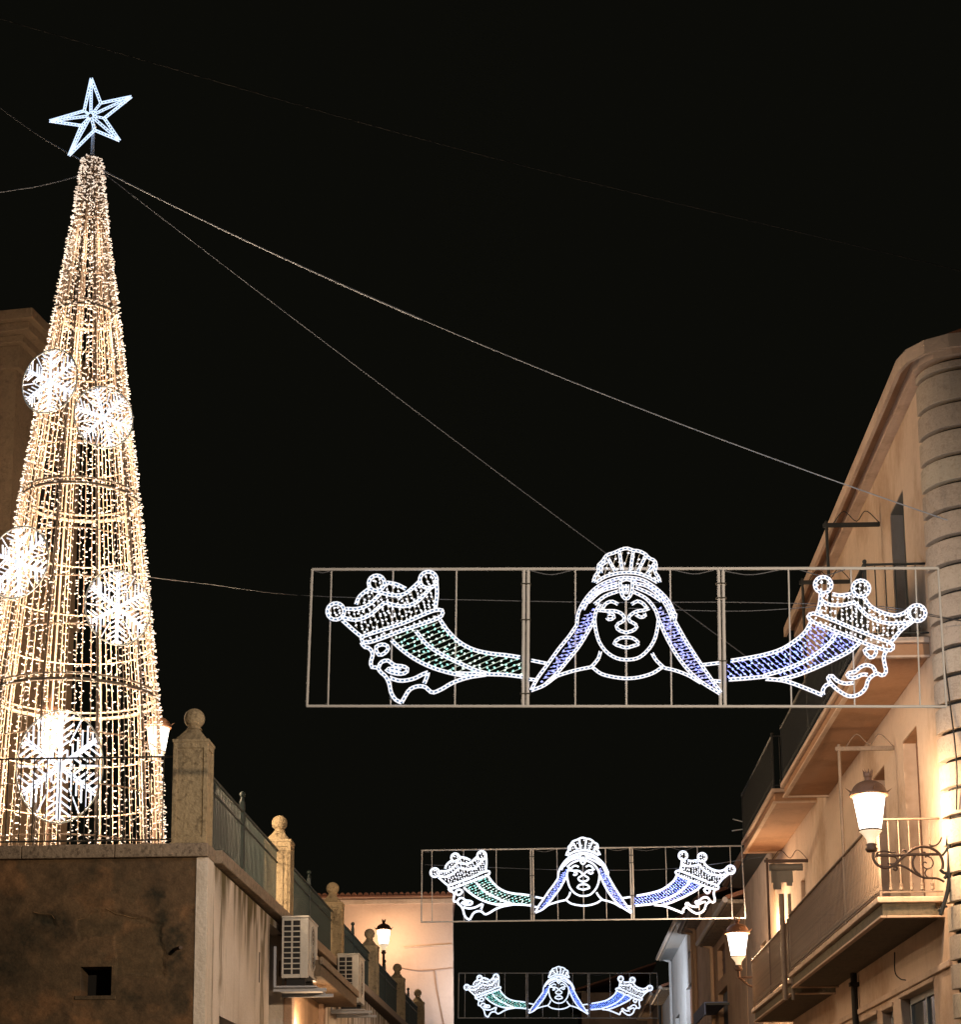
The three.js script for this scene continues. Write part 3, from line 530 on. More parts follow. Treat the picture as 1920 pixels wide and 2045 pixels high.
function scrollBracket(t, lx, ly, lz, s) {                            // wrought arm drawn in its own plane: u to the wall, v up, from the collar under the lantern
  const B = (pts) => pts.map(([a, b]) => V3(lx + (a - 430) / 1290 * s, ly - (b - 930) / 1290 * s, lz));
  const st = (pts, r, n = 30) => tube(B(pts), r * s, n, 7);
  part('arm', [st([[440, 980], [440, 1090], [520, 1190], [620, 1220], [740, 1180], [850, 1090], [960, 1000], [1060, 930], [1180, 900], [1300, 915], [1400, 970], [1460, 1040], [1490, 1150], [1480, 1250]], .018, 60), st([[480, 1025], [760, 1030], [1000, 1020], [1460, 1022]], .018, 12)], M.rustIron, t);
  part('scroll', [st([[470, 1060], [500, 990], [560, 965], [640, 965], [720, 985], [790, 975]], .011), st([[700, 1040], [770, 1060], [795, 1100], [770, 1145], [710, 1165], [650, 1150]], .01), st([[730, 1235], [760, 1262], [790, 1240], [770, 1205], [730, 1208], [800, 1182], [900, 1210], [1000, 1270], [1100, 1340], [1200, 1380], [1300, 1390], [1400, 1400], [1500, 1450]], .014, 50), st([[1070, 1040], [1035, 1120], [1040, 1220], [1080, 1290], [1140, 1345]], .015), st([[1250, 1040], [1320, 1085], [1345, 1160], [1310, 1225], [1250, 1245], [1195, 1215], [1180, 1165], [1215, 1140], [1245, 1155]], .008, 40), st([[1250, 1245], [1212, 1300], [1230, 1360], [1300, 1392]], .008), st([[1300, 860], [1320, 890], [1370, 890], [1430, 860], [1470, 810], [1490, 760]], .011), st([[880, 975], [900, 950], [935, 950], [930, 980]], .012, 12), st([[1180, 1010], [1225, 990], [1235, 1070]], .012, 10)], M.rustIron, t);
  part('wall_bar', [st([[1600, 860], [1600, 1000], [1585, 1250], [1560, 1500], [1490, 1750], [1410, 1960]], .026, 24), st([[1560, 880], [1590, 700], [1620, 560], [1650, 300], [1610, 265]], .008, 20), st([[1650, 300], [1700, 250], [1790, 240]], .008, 10), st([[1490, 1040], [1540, 980], [1590, 900]], .014, 10), st([[1440, 1260], [1500, 1310], [1560, 1320], [1500, 1400]], .02, 16), st([[1560, 1600], [1640, 1540], [1760, 1520]], .014, 14), st([[1380, 1900], [1460, 1840], [1520, 1830]], .016, 10)], M.iron, t);
}
{
  const a = thing('wall_lantern', 'glowing wall lantern on an ornate scrolled iron bracket by the granite corner', 'street lamp', [4.6, 4.6, -21.9], 'lit street lanterns');
  lantern(a, 3.75, 5.91, -21.9, .372, 24);
  scrollBracket(a, 3.76, 5.29, -21.88, .97);
  const z = -38.4, b = thing('wall_lantern', 'glowing wall lantern beside the brown house, beyond the lower balconies', 'street lamp', [RX, 5, z], 'lit street lanterns');
  lantern(b, 3.8, 6.37, z, .42, 58);
  part('arm', [rod(V3(3.8, 5.66, z), V3(3.8, 5.5, z), .03, 8), tube([V3(3.8, 5.5, z), V3(4.1, 5.3, z), V3(RX, 5.4, z)], .025), rod(V3(3.8, 5.5, z), V3(RX, 5.5, z), .02)], M.rustIron, b);
  const post = (x, y, zz, s, cd, foot, label, cat) => {
    const t = thing('post_lantern', label, 'street lamp', [x, foot, zz], 'lit street lanterns');
    lantern(t, x, y, zz, s, cd);
    part('post', lathe([[.11, 0], [.11, .12], [.07, .2], [.055, .5], [.045, y - foot - .6 * s / .345], [.06, y - foot - .58 * s / .345], [.001, y - foot - .58 * s / .345]], 12).translate(x, foot, zz), M.rustIron, t);
  };
  post(-5.7, 9.95, -64.9, .46, 19, 6, 'glowing post lantern in front of the pink house wall');
  post(-7.9, 8.82, -29.2, .42, 14, TY - .06, 'bright lantern behind the big bottom snowflake of the tree');
  post(-6.25, 8.72, -29.6, .36, 10, TY - .06, 'bright lantern seen through the right-hand edge of the tree');
  // lantern under the canopy, its top just showing
  const c = thing('door_lantern', 'small glowing lantern peeping in at the bottom edge under the canopy', 'street lamp', [TX, 3.6, -31.5], 'lit street lanterns');
  part('globe', ball(.075, -3.86, 3.985, -31.2, 16, 12), glow([1, 0.9, 0.78], 5), c); part('cap', lathe([[.06, .055], [.03, .08], [.012, .11], [.001, .11]], 12).translate(-3.86, 3.985, -31.2), M.rustIron, c); pointLight(WARM, 9, -3.86, 3.985, -31.2, 3);
  part('arm', rod(V3(-3.86, 3.89, -31.2), V3(TX, 3.89, -31.2), .018), M.iron, c);
}
// street lanterns out of view: one this side, which lights the near faces, one below the far houses of the view, which light the near faces
for (const [x, y, z, cd, l, c, aim] of [[4.3, 6.4, -9, 430, 'street lantern on the right, nearer than the view', STREET, [-.5, 5.6, -25]], [4.0, 5.6, -86, 45, 'street lantern below the picture at the far end of the row', WARM]]) {
  const t = thing('wall_lantern', l, 'street lamp', [x, 0, z]);
  lantern(t, x, y, z, .35, cd, c, true, aim);
  part('post', rod(V3(x, 0, z), V3(x, y - .55, z), .06, 10), M.iron, t);
}

// ------------------------------------------------------------------ tree of lights
const AX = -6.97, AZ = -27, T0 = TY - .06, T1 = 17.25;
const coneR = (y) => { const t = [[5.6, 1.43], [8.55, 1.24], [11.6, .88], [14.9, .44], [15.95, .28], [17.25, .13]]; for (let i = 1; i < 6; i++) if (y <= t[i][0]) { const k = (y - t[i - 1][0]) / (t[i][0] - t[i - 1][0]); return t[i - 1][1] + k * (t[i][1] - t[i - 1][1]); } return .13; };
{
  const t = thing('light_tree', 'tall cone tree of warm string lights with hooped metal frame', 'Christmas tree', [AX, T0, AZ]);
  const wireM = mat([0.25, 0.185, 0.14], .7), poleM = mat([0.13, 0.105, 0.085], .6);
  const pts = Array.from({ length: 13 }, (_, i) => { const y = T0 + (T1 - T0) * i / 12; return V3(coneR(y), y - T0, 0); });
  const wire = tube(pts, .0068, 24, 5), pole = tube(pts.map((p) => V3(p.x - .03, p.y, p.z)), .02, 24, 6);
  const R = rng(7), N = 62, angles = [];
  for (let i = 0; i < N; i++) { const a = (i + (R() - .5) * .75) / N * 2 * Math.PI; angles.push(a); const o = mesh('light_string', wire, wireM, t); o.rotation.y = a; }
  for (let i = 0; i < 10; i++) { const o = mesh('frame_pole', pole, poleM, t); o.rotation.y = i / 10 * 2 * Math.PI + .21; }
  const hoop = (y, r, m, n) => mesh(n, new THREE.TorusGeometry(coneR(y) - .02, r, 6, 56).rotateX(Math.PI / 2).translate(0, y - T0, 0), m, t);
  for (const y of [14.62, 11.62, 8.56]) { hoop(y, .028, poleM, 'frame_ring'); hoop(y + .09, .016, poleM, 'frame_ring'); }
  for (const y of [16.4, 15.5, 13.8, 13.05, 12.3, 10.9, 10.15, 9.4, 7.8, 7.05, 6.3]) hoop(y, .011, wireM, 'hoop');
  part('mast', rod(V3(AX, T1 - .5, AZ), V3(AX, T1 + .6, AZ), .028, 10), M.steel, t);
  part('top_ring', new THREE.TorusGeometry(.12, .028, 8, 24).rotateX(Math.PI / 2).translate(AX, T1, AZ), poleM, t);
  // bulbs: a stub of clear plastic that stands out from its string
  const b = join([new THREE.CylinderGeometry(.0045, .0085, .036, 6).translate(0, .024, 0), new THREE.SphereGeometry(.009, 6, 4).translate(0, .044, 0)]).rotateZ(-Math.PI / 2);
  const place = [], q = new THREE.Quaternion(), m4 = new THREE.Matrix4();
  for (let i = 0; i < N; i++) for (let y = T0 + .05 + R() * .08; y < T1; y += .075 + .05 * R()) {
    const a = angles[i], r = coneR(y) + .004;
    q.setFromEuler(new THREE.Euler(0, a + (R() - .5) * 2.6, (R() - .5) * .9, 'YXZ'));
    place.push(m4.compose(V3(r * Math.cos(a), y - T0, -r * Math.sin(a)), q, V3(1, 1, 1).multiplyScalar(.7 + .6 * R())).clone());
  }
  const tones = [glow([1, 0.82, 0.66], 1.0), glow([1, 0.74, 0.55], .74), glow([1, 0.65, 0.43], .4)], lots = [[], [], []];
  for (const p of place) { const k = R(); lots[k < .45 ? 0 : k < .82 ? 1 : 2].push(p); }
  lots.forEach((list, k) => { const im = new THREE.InstancedMesh(b, tones[k], list.length); im.name = 'light_bulbs'; list.forEach((p, i) => im.setMatrixAt(i, p)); im.userData.kind = 'stuff'; t.add(im); });
  for (const [y, cd] of [[7.3, 85], [9, 68], [10.8, 46], [12.6, 30], [14.3, 14], [15.9, 5]]) pointLight(TREE_GLOW, cd, AX, y, AZ, 10);
}
// snowflakes fixed to the cone: turn round the axis, height, radius, squeeze
{
  const ice = glow([0.76, 0.84, 1], 1.0), ringM = mat([0.45, 0.5, 0.52], .5);
  const flake = (label, deg, y, r, sq, tilt) => {
    const a = deg * Math.PI / 180, R0 = coneR(y) + .07, c = V3(AX + R0 * Math.sin(a), y, AZ + R0 * Math.cos(a));
    const t = thing('snowflake_light', label, 'snowflake light', [c.x, c.y, c.z], 'snowflake lights on the cone tree');
    const g = sub('crystal', t);
    mesh('ring', new THREE.TorusGeometry(r, .013, 6, 48).scale(sq, 1, 1), ringM, t);
    for (let k = 0; k < 6; k++) {
      const bars = [], add = (x0, y0, x1, y1, w) => { const z = .02 * ((bars.length % 3) - 1); bars.push(rod(V3(x0, y0, z), V3(x1, y1, z), w, 6)); };
      for (const o of [-.03, .03]) add(o * r, .08 * r, o * r, .95 * r, .024 * r);
      for (const h of [.2, .33, .46, .59, .72, .85]) for (const q of [-1, 1]) { const l = Math.min(.36, .1 + .42 * h) * (h > .8 ? .5 : 1); add(0, h * r, q * l * r * .86, (h + l * .5 > .98 ? .98 : h + l * .5) * r, .0215 * r); }
      add(.36 * r * .62, .62 * r * .66, .5 * r * .95, .866 * r * .95, .018 * r);
      const geo = join(bars).rotateZ(k * Math.PI / 3 + tilt).scale(sq, 1, 1);
      const o = mesh('light_arm', geo, ice, g);
    }
    mesh('light_hub', ball(.1 * r, 0, 0, 0, 10, 8), ice, g);
    t.rotation.y = a * .6;
    return t;
  };
  flake('dense white snowflake light high on the left side of the cone tree', -30, 13.3, .5, .95, 0);
  flake('white snowflake light just right of and below the topmost one', 36, 12.7, .48, .9, .3);
  flake('white snowflake light cut by the left picture edge, halfway up the tree', -37, 10.4, .54, 1, .1);
  flake('ringed white snowflake light at the right side, halfway up the tree', 44, 9.7, .56, .85, 0);
  flake('largest white snowflake light at the foot of the tree behind the railing', 8, 7.25, .8, .75, 0);
}
// star on the mast
{
  const S = 122, at = [AX + .02, 17.85, AZ + .1], px = (x, y, z = 0) => V3((x - 722) / 3.8875 / S, (545 - y) / 3.8875 / S, z);
  const t = thing('star_light', 'five-pointed bluish white star of rope light on top of the tree mast', 'star light', at);
  const tips = [[697, 190], [1003, 350], [925, 705], [550, 815], [395, 530]], ins = [[775, 395], [805, 520], [735, 615], [635, 575], [652, 455]];
  const starM = glow([0.58, 0.74, 1], 1.3);
  const front = px(724, 545, .17), back = px(724, 545, -.17);
  const bar = (name, a, b, r = .009) => {                 // twin tubes with beads between
    const d = b.clone().sub(a), n = V3(-d.y, d.x, 0).normalize().multiplyScalar(.0165), len = d.length(), gs = [];
    for (const k of [-1, 1]) gs.push(rod(a.clone().addScaledVector(n, k), b.clone().addScaledVector(n, k), r, 6));
    for (let k = .03; k < len; k += .055) { const p = a.clone().addScaledVector(d, k / len); gs.push(rod(p.clone().add(n), p.clone().sub(n), .0085, 5)); }
    return mesh(name, join(gs), starM, t);
  };
  tips.forEach((p, i) => { const P = px(...p), A = px(...ins[i]), B = px(...ins[(i + 4) % 5]); bar('rope_light', P, A); bar('rope_light', P, B); bar('rope_light', P, front); bar('rope_light', A, front, .006); });
  mesh('hub', ball(.035, 0, 0, .16, 10, 8), M.steel, t);
  mesh('mast_clamp', join([rod(V3(-.02, -.55, -.1), V3(-.02, .1, -.1), .02, 8), rod(front, back, .012)]), M.steel, t);
}

// ------------------------------------------------------------------ rope-light signs over the street
const SS = 187.4;                                            // photograph pixels per metre on the nearest sign
const A5 = (p) => [(600 + p[0] / 3.732 - 1247) / SS, (1273 - 1060 - p[1] / 3.732) / SS], A6 = (p) => [(1020 + p[0] / 4.0565 - 1247) / SS, (213 - p[1] / 4.0565) / SS], A7 = (p) => [(1420 + p[0] / 3.732 - 1247) / SS, (213 - p[1] / 3.732) / SS];
const FX0 = (621 - 1247) / SS, FX1 = (1875 - 1247) / SS, FY0 = (1273 - 1417) / SS, FY1 = (1273 - 1133) / SS;
function rope(pts, o = {}) {                                  // two parallel glowing tubes with beads across: how the rope reads from the street
  const c = new THREE.CatmullRomCurve3(pts.map(([x, y]) => V3(x, y, 0)), !!o.closed, 'centripetal'), len = c.getLength(), n = Math.max(4, Math.ceil(len / .035)), P = c.getSpacedPoints(n), w = o.w ?? .0155, r = o.r ?? .0068, z = o.z ?? 0, out = [];
  const N = P.map((p, i) => { const t = P[Math.min(n, i + 1)].clone().sub(P[Math.max(0, i - 1)]); if (o.closed && (i === 0 || i === n)) t.copy(P[1]).sub(P[n - 1]); t.normalize(); return V3(-t.y, t.x, 0); });
  for (const s of [-1, 1]) {
    const sides = 5, pos = [], idx = [];
    P.forEach((p, i) => { const t = N[i], cx = p.x + s * w * t.x, cy = p.y + s * w * t.y; for (let k = 0; k < sides; k++) { const a = k / sides * 2 * Math.PI; pos.push(cx + r * Math.cos(a) * t.x, cy + r * Math.cos(a) * t.y, z + r * Math.sin(a)); } });
    for (let i = 0; i < n; i++) for (let k = 0; k < sides; k++) { const a = i * sides + k, b = i * sides + (k + 1) % sides; idx.push(a, b, a + sides, b, b + sides, a + sides); }
    const g = new THREE.BufferGeometry(); g.setAttribute('position', new THREE.Float32BufferAttribute(pos, 3)); g.setIndex(idx); g.computeVertexNormals(); out.push(flat(g));
  }
  { const g = new THREE.TubeGeometry(new THREE.CatmullRomCurve3(P.map((p) => V3(p.x, p.y, z - .006)), false), n, w * .6, 4); o.core?.push(flat(g)); }
  const step = .046, m = Math.floor(len / step);
  for (let k = 0; k < m; k++) { const u = (k + .5) / m, p = c.getPointAt(u), t = c.getTangentAt(u); out.push(flat(new THREE.BoxGeometry(.017, 2 * w, .01).rotateZ(Math.atan2(t.y, t.x)).translate(p.x, p.y, z))); }
  return out;
}
const circle = ([x, y], r) => Array.from({ length: 12 }, (_, i) => [x + r * Math.cos(i * Math.PI / 6), y + r * Math.sin(i * Math.PI / 6)]);
function hatch(poly, ang, gap, fn) {                          // parallel strings clipped to a polygon
  const c = Math.cos(ang), s = Math.sin(ang), Q = poly.map(([x, y]) => [x * c + y * s, -x * s + y * c]), ys = Q.map((q) => q[1]), lo = Math.min(...ys), hi = Math.max(...ys);
  for (let y = lo + gap * .5; y < hi; y += gap) {
    const xs = []; for (let i = 0, j = Q.length - 1; i < Q.length; j = i++) if ((Q[i][1] > y) !== (Q[j][1] > y)) xs.push(Q[j][0] + (Q[i][0] - Q[j][0]) * (y - Q[j][1]) / (Q[i][1] - Q[j][1]));
    xs.sort((a, b) => a - b);
    for (let k = 0; k + 1 < xs.length; k += 2) if (xs[k + 1] - xs[k] > .02) fn([xs[k] * c - y * s, xs[k] * s + y * c], [xs[k + 1] * c - y * s, xs[k + 1] * s + y * c]);
  }
}
function makeSign() {
  const t = new THREE.Group(); t.name = numbered('light_sign'); t.at = V3(0, 0, 0); scene.add(t);
  const ropeM = glow([0.74, 0.82, 0.96], 0.92), lilac = glow([0.74, 0.8, 0.97], 0.92), wireM = mat([0.55, 0.58, 0.56], .7), R = rng(99);
  const colours = { white: glow([0.8, 0.86, 1], 1.1), green: glow([0.22, 0.9, 0.82], 1.1), mint: glow([0.7, 1, 0.92], 1.1), blue: glow([0.1, 0.2, 1], 2), ice: glow([0.2, 0.4, 1], 1.5), violet: glow([0.16, 0.28, 1], 1.3) };
  const coreM = glow([0.1, 0.2, 0.34], 1); coreM.color.setRGB(.02, .02, .03);
  const wireGlowM = { green: glow([0.04, 0.34, 0.33], .42), blue: glow([0.02, 0.12, 0.8], 1), violet: glow([0.1, 0.2, 0.8], .6) };  // wires made to glow themselves, in place of bulb light and bloom
  const lay = (name, f, strokes, m = ropeM) => { const core = []; const o = mesh(name, join(strokes.flatMap((s) => rope((s.ready ? s.p : s.p.map(f)), { core, ...(f === A6 ? { w: .0135, r: .006 } : {}), ...s }))), m, t); mesh('rope_core', join(core), coreM, o); return o; };
  const L = (p, o = {}) => ({ p, ...o }), ring = (f, c, r, k) => ({ p: circle(f(c), r / k / SS), closed: true, ready: true });
  const fill = (name, polys, ang, gap, every, colour, bulbCol = colour) => {   // strings and the bulbs that hang on them
    const wires = [], bulbs = { [colour]: [], [bulbCol]: [] };
    for (const poly of polys) hatch(poly, ang, gap, (a, b) => {
      wires.push(rod(V3(...a, -.012), V3(...b, -.012), .0045, 4));
      const d = Math.hypot(b[0] - a[0], b[1] - a[1]), n = Math.max(1, Math.floor(d / every));
      for (let k = 0; k < n; k++) { const u = (k + .25 + .5 * R()) / n, x = a[0] + (b[0] - a[0]) * u + (R() - .5) * .03, y = a[1] + (b[1] - a[1]) * u + (R() - .5) * .03; bulbs[R() < .5 ? colour : bulbCol].push(new THREE.OctahedronGeometry(.012, 0).scale(1, 1.5, 1).rotateZ(R() * 3).translate(x, y, .012 * R() - .006)); }
    });
    mesh(name + '_wires', join(wires), wireGlowM[colour] ?? wireM, t).userData.kind = 'stuff';
    for (const [c, list] of Object.entries(bulbs)) if (list.length) mesh(name + '_bulbs', join(list), colours[c], t).userData.kind = 'stuff';
  };
  // frame
  const u = (x) => (x - 1247) / SS, bar = (n, a, b, r) => mesh(n, metres(rod(V3(...a), V3(...b), r, 8)), M.steel, t);
  bar('frame_bar', [FX0, FY1, -.04], [FX1, FY1, -.04], .017); bar('frame_bar', [FX0 - .02, FY0, -.04], [FX1 + .03, FY0, -.04], .016);
  bar('frame_bar', [FX0 - .015, FY0, -.04], [FX0, FY1, -.04], .014); bar('frame_bar', [FX1 + .03, FY0, -.04], [FX1, FY1, -.04], .012);
  for (const x of [1053, 1443]) for (const d of [-.024, .024]) bar('frame_post', [u(x) + d, FY0, -.04], [u(x) + d, FY1, -.04], .018);
  for (const x of [660, 785, 913, 1152, 1342, 1578, 1702, 1830]) bar('frame_rod', [u(x), FY0, -.045], [u(x), FY1, -.045], .009);
  bar('frame_rod', [u(1253), FY0, -.045], [u(1253), u(1247) + (1273 - 1200) / SS, -.045], .0115);
  for (const [x, y, o] of [[1053, 1165, 0], [1053, 1240, 0], [1053, 1392, 0], [1443, 1165, 0], [1443, 1195, 0], [1443, 1325, 0]]) mesh('clamp', box(u(x) - .055, u(x) + .055, (1273 - y) / SS - .006, (1273 - y) / SS + .006, -.07, -.012), M.iron, t);
  for (const [x0, x1, d] of [[1060, 1145, 9], [1440, 1560, 10], [1600, 1690, 12], [625, 660, 4], [1350, 1430, 8]]) mesh('feed_cable', tube([V3(u(x0), FY1 - .02, -.03), V3(u((x0 + x1) / 2), FY1 - .02 - d / SS, -.03), V3(u(x1), FY1 - .02, -.03)], .006, 14, 5), M.cable, t);
  // left bearded king
  lay('crown', A5, [ring(A5, [268, 610], 64, 3.732), ring(A5, [570, 390], 60, 3.732), ring(A5, [958, 365], 64, 3.732),
    L([[420, 555], [440, 500], [500, 445], [520, 430]]), L([[645, 385], [720, 400], [790, 435]]),
    L([[345, 590], [430, 590], [510, 560], [570, 505], [605, 465]]), L([[605, 465], [700, 485], [780, 475], [850, 420], [895, 375]]),
    L([[310, 655], [420, 675], [520, 640], [600, 570], [640, 540]]), L([[640, 540], [680, 555], [780, 570], [870, 540], [940, 470], [985, 415]]),
    L([[1018, 360], [1025, 470], [1015, 585]]), L([[320, 680], [420, 770], [470, 810]]),
    L([[500, 795], [780, 700], [1020, 600], [1068, 605], [1065, 640], [1030, 665], [780, 755], [510, 850], [470, 840], [470, 810]], { closed: true })]);
  fill('crown', [[[330, 640], [420, 675], [520, 640], [640, 540], [780, 570], [870, 540], [985, 415], [1018, 590], [780, 695], [490, 795]].map(A5), [[345, 590], [430, 590], [510, 560], [605, 465], [700, 485], [780, 475], [895, 375], [960, 430], [870, 540], [780, 570], [640, 540], [520, 640], [420, 675], [330, 655]].map(A5), [[480, 830], [780, 725], [1050, 620], [1055, 640], [780, 750], [490, 845]].map(A5), [[430, 550], [500, 445], [570, 450], [600, 470], [510, 560]].map(A5), [[640, 390], [720, 400], [790, 435], [700, 480], [620, 465]].map(A5), circle(A5([570, 390]), .07), circle(A5([268, 610]), .07), circle(A5([958, 365]), .07)], Math.PI / 2 + .28, .054, .036, 'white');
  lay('bearded_face', A5, [L([[465, 850], [490, 885], [525, 895], [552, 940], [540, 1000], [547, 1040], [590, 1045], [612, 1078], [650, 1110], [680, 1170], [695, 1235], [730, 1290], [775, 1312]]), L([[775, 1312], [800, 1265], [835, 1212], [890, 1188], [945, 1192], [1000, 1235], [1060, 1215], [1150, 1162], [1260, 1122], [1400, 1098]]),
    L([[578, 885], [630, 866], [668, 888], [650, 925], [605, 948], [580, 918]], { closed: true }),
    L([[600, 1040], [615, 1005], [665, 990], [715, 1025], [790, 1038], [818, 1062], [790, 1088], [720, 1088], [655, 1060], [700, 1052], [765, 1068]]),
    L([[680, 1122], [760, 1145], [860, 1130], [930, 1095], [968, 1080]]), L([[968, 1080], [958, 1120], [940, 1165]])]);
  lay('cape', A5, [L([[1050, 675], [1110, 762], [1200, 850], [1300, 905], [1420, 935], [1550, 950], [1650, 966]]), L([[870, 762], [960, 870], [1080, 950], [1200, 1010], [1330, 1068], [1405, 1088]]), L([[690, 832], [760, 900], [870, 980], [1000, 1045], [1150, 1090], [1260, 1110]]), L([[1180, 1088], [1400, 1095], [1550, 1100], [1670, 1115]])]);
  const capeL = [[[700, 815], [870, 750], [960, 870], [1080, 950], [1200, 1010], [1330, 1068], [1260, 1105], [1150, 1085], [1000, 1040], [870, 975], [760, 890]].map(A5), [[880, 750], [1045, 690], [1110, 770], [1200, 855], [1300, 910], [1420, 940], [1660, 970], [1670, 1105], [1405, 1085], [1200, 1005], [1080, 945], [960, 865]].map(A5)];
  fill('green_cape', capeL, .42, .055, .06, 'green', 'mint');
  // right bearded king
  lay('crown', A7, [ring(A7, [840, 410], 62, 3.732), ring(A7, [1118, 438], 62, 3.732), ring(A7, [1525, 628], 62, 3.732),
    L([[905, 480], [960, 491], [1045, 480]]), L([[1140, 510], [1180, 570], [1265, 622], [1370, 645], [1440, 622], [1475, 590]]), L([[825, 530], [880, 560], [980, 565], [1062, 545]]), L([[1062, 545], [1095, 575], [1150, 640], [1240, 690], [1340, 707], [1440, 702], [1495, 690]]),
    L([[820, 480], [810, 560], [788, 625]]), L([[1490, 692], [1400, 762], [1345, 830], [1315, 860]]), L([[760, 630], [900, 680], [1050, 745], [1200, 808], [1320, 856], [1345, 885], [1320, 912], [1280, 908], [1150, 865], [1000, 800], [850, 735], [745, 685], [722, 650]], { closed: true })], lilac);
  fill('crown', [[[825, 530], [880, 560], [980, 565], [1062, 545], [1150, 640], [1240, 690], [1340, 707], [1480, 695], [1340, 835], [1050, 740], [800, 630]].map(A7), [[830, 480], [905, 480], [1045, 480], [1140, 510], [1180, 570], [1265, 622], [1370, 645], [1475, 600], [1495, 690], [1340, 707], [1240, 690], [1150, 640], [1062, 545], [980, 565], [825, 525]].map(A7), [[745, 650], [1050, 765], [1320, 870], [1300, 900], [1000, 785], [740, 670]].map(A7), circle(A7([840, 410]), .07), circle(A7([1118, 438]), .07), circle(A7([1525, 628]), .07)], Math.PI / 2, .054, .036, 'white');
  lay('bearded_face', A7, [L([[1290, 915], [1270, 960], [1275, 1020], [1283, 1075], [1258, 1105], [1220, 1090], [1188, 1102], [1150, 1140], [1130, 1200], [1080, 1248], [1010, 1262], [950, 1232], [900, 1190], [868, 1150], [858, 1118], [885, 1106], [920, 1142], [980, 1165], [1042, 1160]]), L([[880, 1165], [840, 1180], [815, 1225], [822, 1252]]), L([[815, 1255], [700, 1205], [600, 1165], [520, 1142], [400, 1130]]), L([[1130, 915], [1172, 895], [1215, 908], [1205, 948], [1178, 970], [1145, 942]], { closed: true }), L([[1207, 1082], [1190, 1042], [1140, 1025], [1090, 1045], [1060, 1075], [1005, 1088], [998, 1112], [1055, 1122], [1110, 1097], [1150, 1100]])], lilac);
  lay('cape', A7, [L([[745, 690], [700, 770], [620, 842], [520, 905], [400, 945], [280, 970], [150, 992]]), L([[930, 780], [880, 852], [790, 930], [680, 1000], [540, 1060], [390, 1106]]), L([[1095, 858], [1020, 920], [900, 985], [760, 1050], [620, 1105], [500, 1135]]), L([[130, 1136], [280, 1125], [400, 1112]])], lilac);
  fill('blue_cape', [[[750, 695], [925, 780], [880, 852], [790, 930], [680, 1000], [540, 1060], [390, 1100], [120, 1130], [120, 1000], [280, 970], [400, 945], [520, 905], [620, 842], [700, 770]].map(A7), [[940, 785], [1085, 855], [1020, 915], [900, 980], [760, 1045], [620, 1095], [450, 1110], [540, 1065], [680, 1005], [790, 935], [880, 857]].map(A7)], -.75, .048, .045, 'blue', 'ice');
  // queen in the middle
  lay('queen_face', A6, [L([[690, 735], [700, 820], [730, 925], [790, 1008], [870, 1058], [950, 1070], [1040, 1055], [1110, 1000], [1170, 910], [1195, 820], [1207, 735]]),
    L([[750, 655], [780, 602], [830, 582], [880, 606]]), L([[990, 606], [1040, 580], [1092, 608], [1112, 645]]),
    L([[722, 655], [790, 662], [850, 662], [905, 682], [932, 718], [922, 748], [882, 768], [866, 793], [885, 822], [945, 845]]), L([[945, 845], [1008, 822], [1032, 793], [1012, 768], [975, 748], [965, 718], [1000, 682], [1040, 662], [1085, 658], [1132, 640]]),
    L([[795, 690], [835, 688], [850, 712], [812, 736], [788, 718]]), L([[1025, 692], [1065, 716], [1100, 702], [1092, 682]]),
    L([[848, 935], [890, 892], [945, 884], [1002, 892], [1045, 938], [1000, 955], [945, 970], [892, 955]], { closed: true })]);
  lay('neckline', A6, [L([[738, 1000], [720, 1060], [680, 1112], [660, 1132]]), L([[1152, 1015], [1182, 1070], [1230, 1120], [1250, 1138]]), L([[670, 1130], [740, 1185], [850, 1215], [950, 1225], [1050, 1215], [1160, 1180], [1235, 1130]]), L([[660, 1132], [560, 1152], [460, 1180], [350, 1218]]), L([[1250, 1138], [1340, 1160], [1440, 1200], [1540, 1262]]), L([[180, 1075], [310, 1102]]), L([[165, 1232], [235, 1240]]), L([[1560, 1112], [1690, 1097]]), L([[1640, 1245], [1700, 1250]])]);
  lay('veil', A6, [L([[548, 775], [560, 680], [620, 560], [720, 455], [860, 392], [950, 380], [1080, 402], [1200, 482], [1290, 582], [1338, 690]]), L([[600, 650], [650, 560], [720, 500], [800, 455], [880, 428]]), L([[1010, 428], [1110, 452], [1200, 520], [1270, 620], [1318, 735]]), L([[640, 590], [740, 500], [880, 455]]), L([[690, 605], [780, 535], [885, 495]]), L([[1020, 462], [1130, 512], [1230, 580]]), L([[1005, 500], [1110, 560], [1180, 650], [1207, 735]]), L([[690, 735], [705, 660], [740, 600]]),
    L([[548, 778], [480, 880], [400, 982], [310, 1112], [232, 1222], [180, 1322]]), L([[690, 740], [640, 830], [570, 950], [470, 1080], [380, 1190], [285, 1282]]), L([[180, 1326], [280, 1285], [380, 1210]]),
    L([[1335, 742], [1430, 920], [1560, 1132], [1700, 1342]]), L([[1207, 735], [1290, 925], [1400, 1105], [1520, 1235], [1692, 1352]]), L([[1300, 700], [1345, 690], [1335, 742]])], lilac);
  fill('veil', [[[600, 700], [690, 640], [690, 740], [570, 945], [400, 1160], [250, 1270], [330, 1135], [500, 905]].map(A6), [[1200, 600], [1320, 735], [1430, 925], [1560, 1140], [1680, 1320], [1540, 1235], [1400, 1090], [1290, 910], [1210, 735]].map(A6), [[560, 690], [620, 565], [720, 460], [860, 395], [880, 425], [720, 500], [610, 640]].map(A6), [[1010, 400], [1200, 485], [1290, 585], [1330, 690], [1270, 620], [1200, 520], [1110, 450], [1010, 425]].map(A6)], .2, .035, .045, 'violet', 'blue');
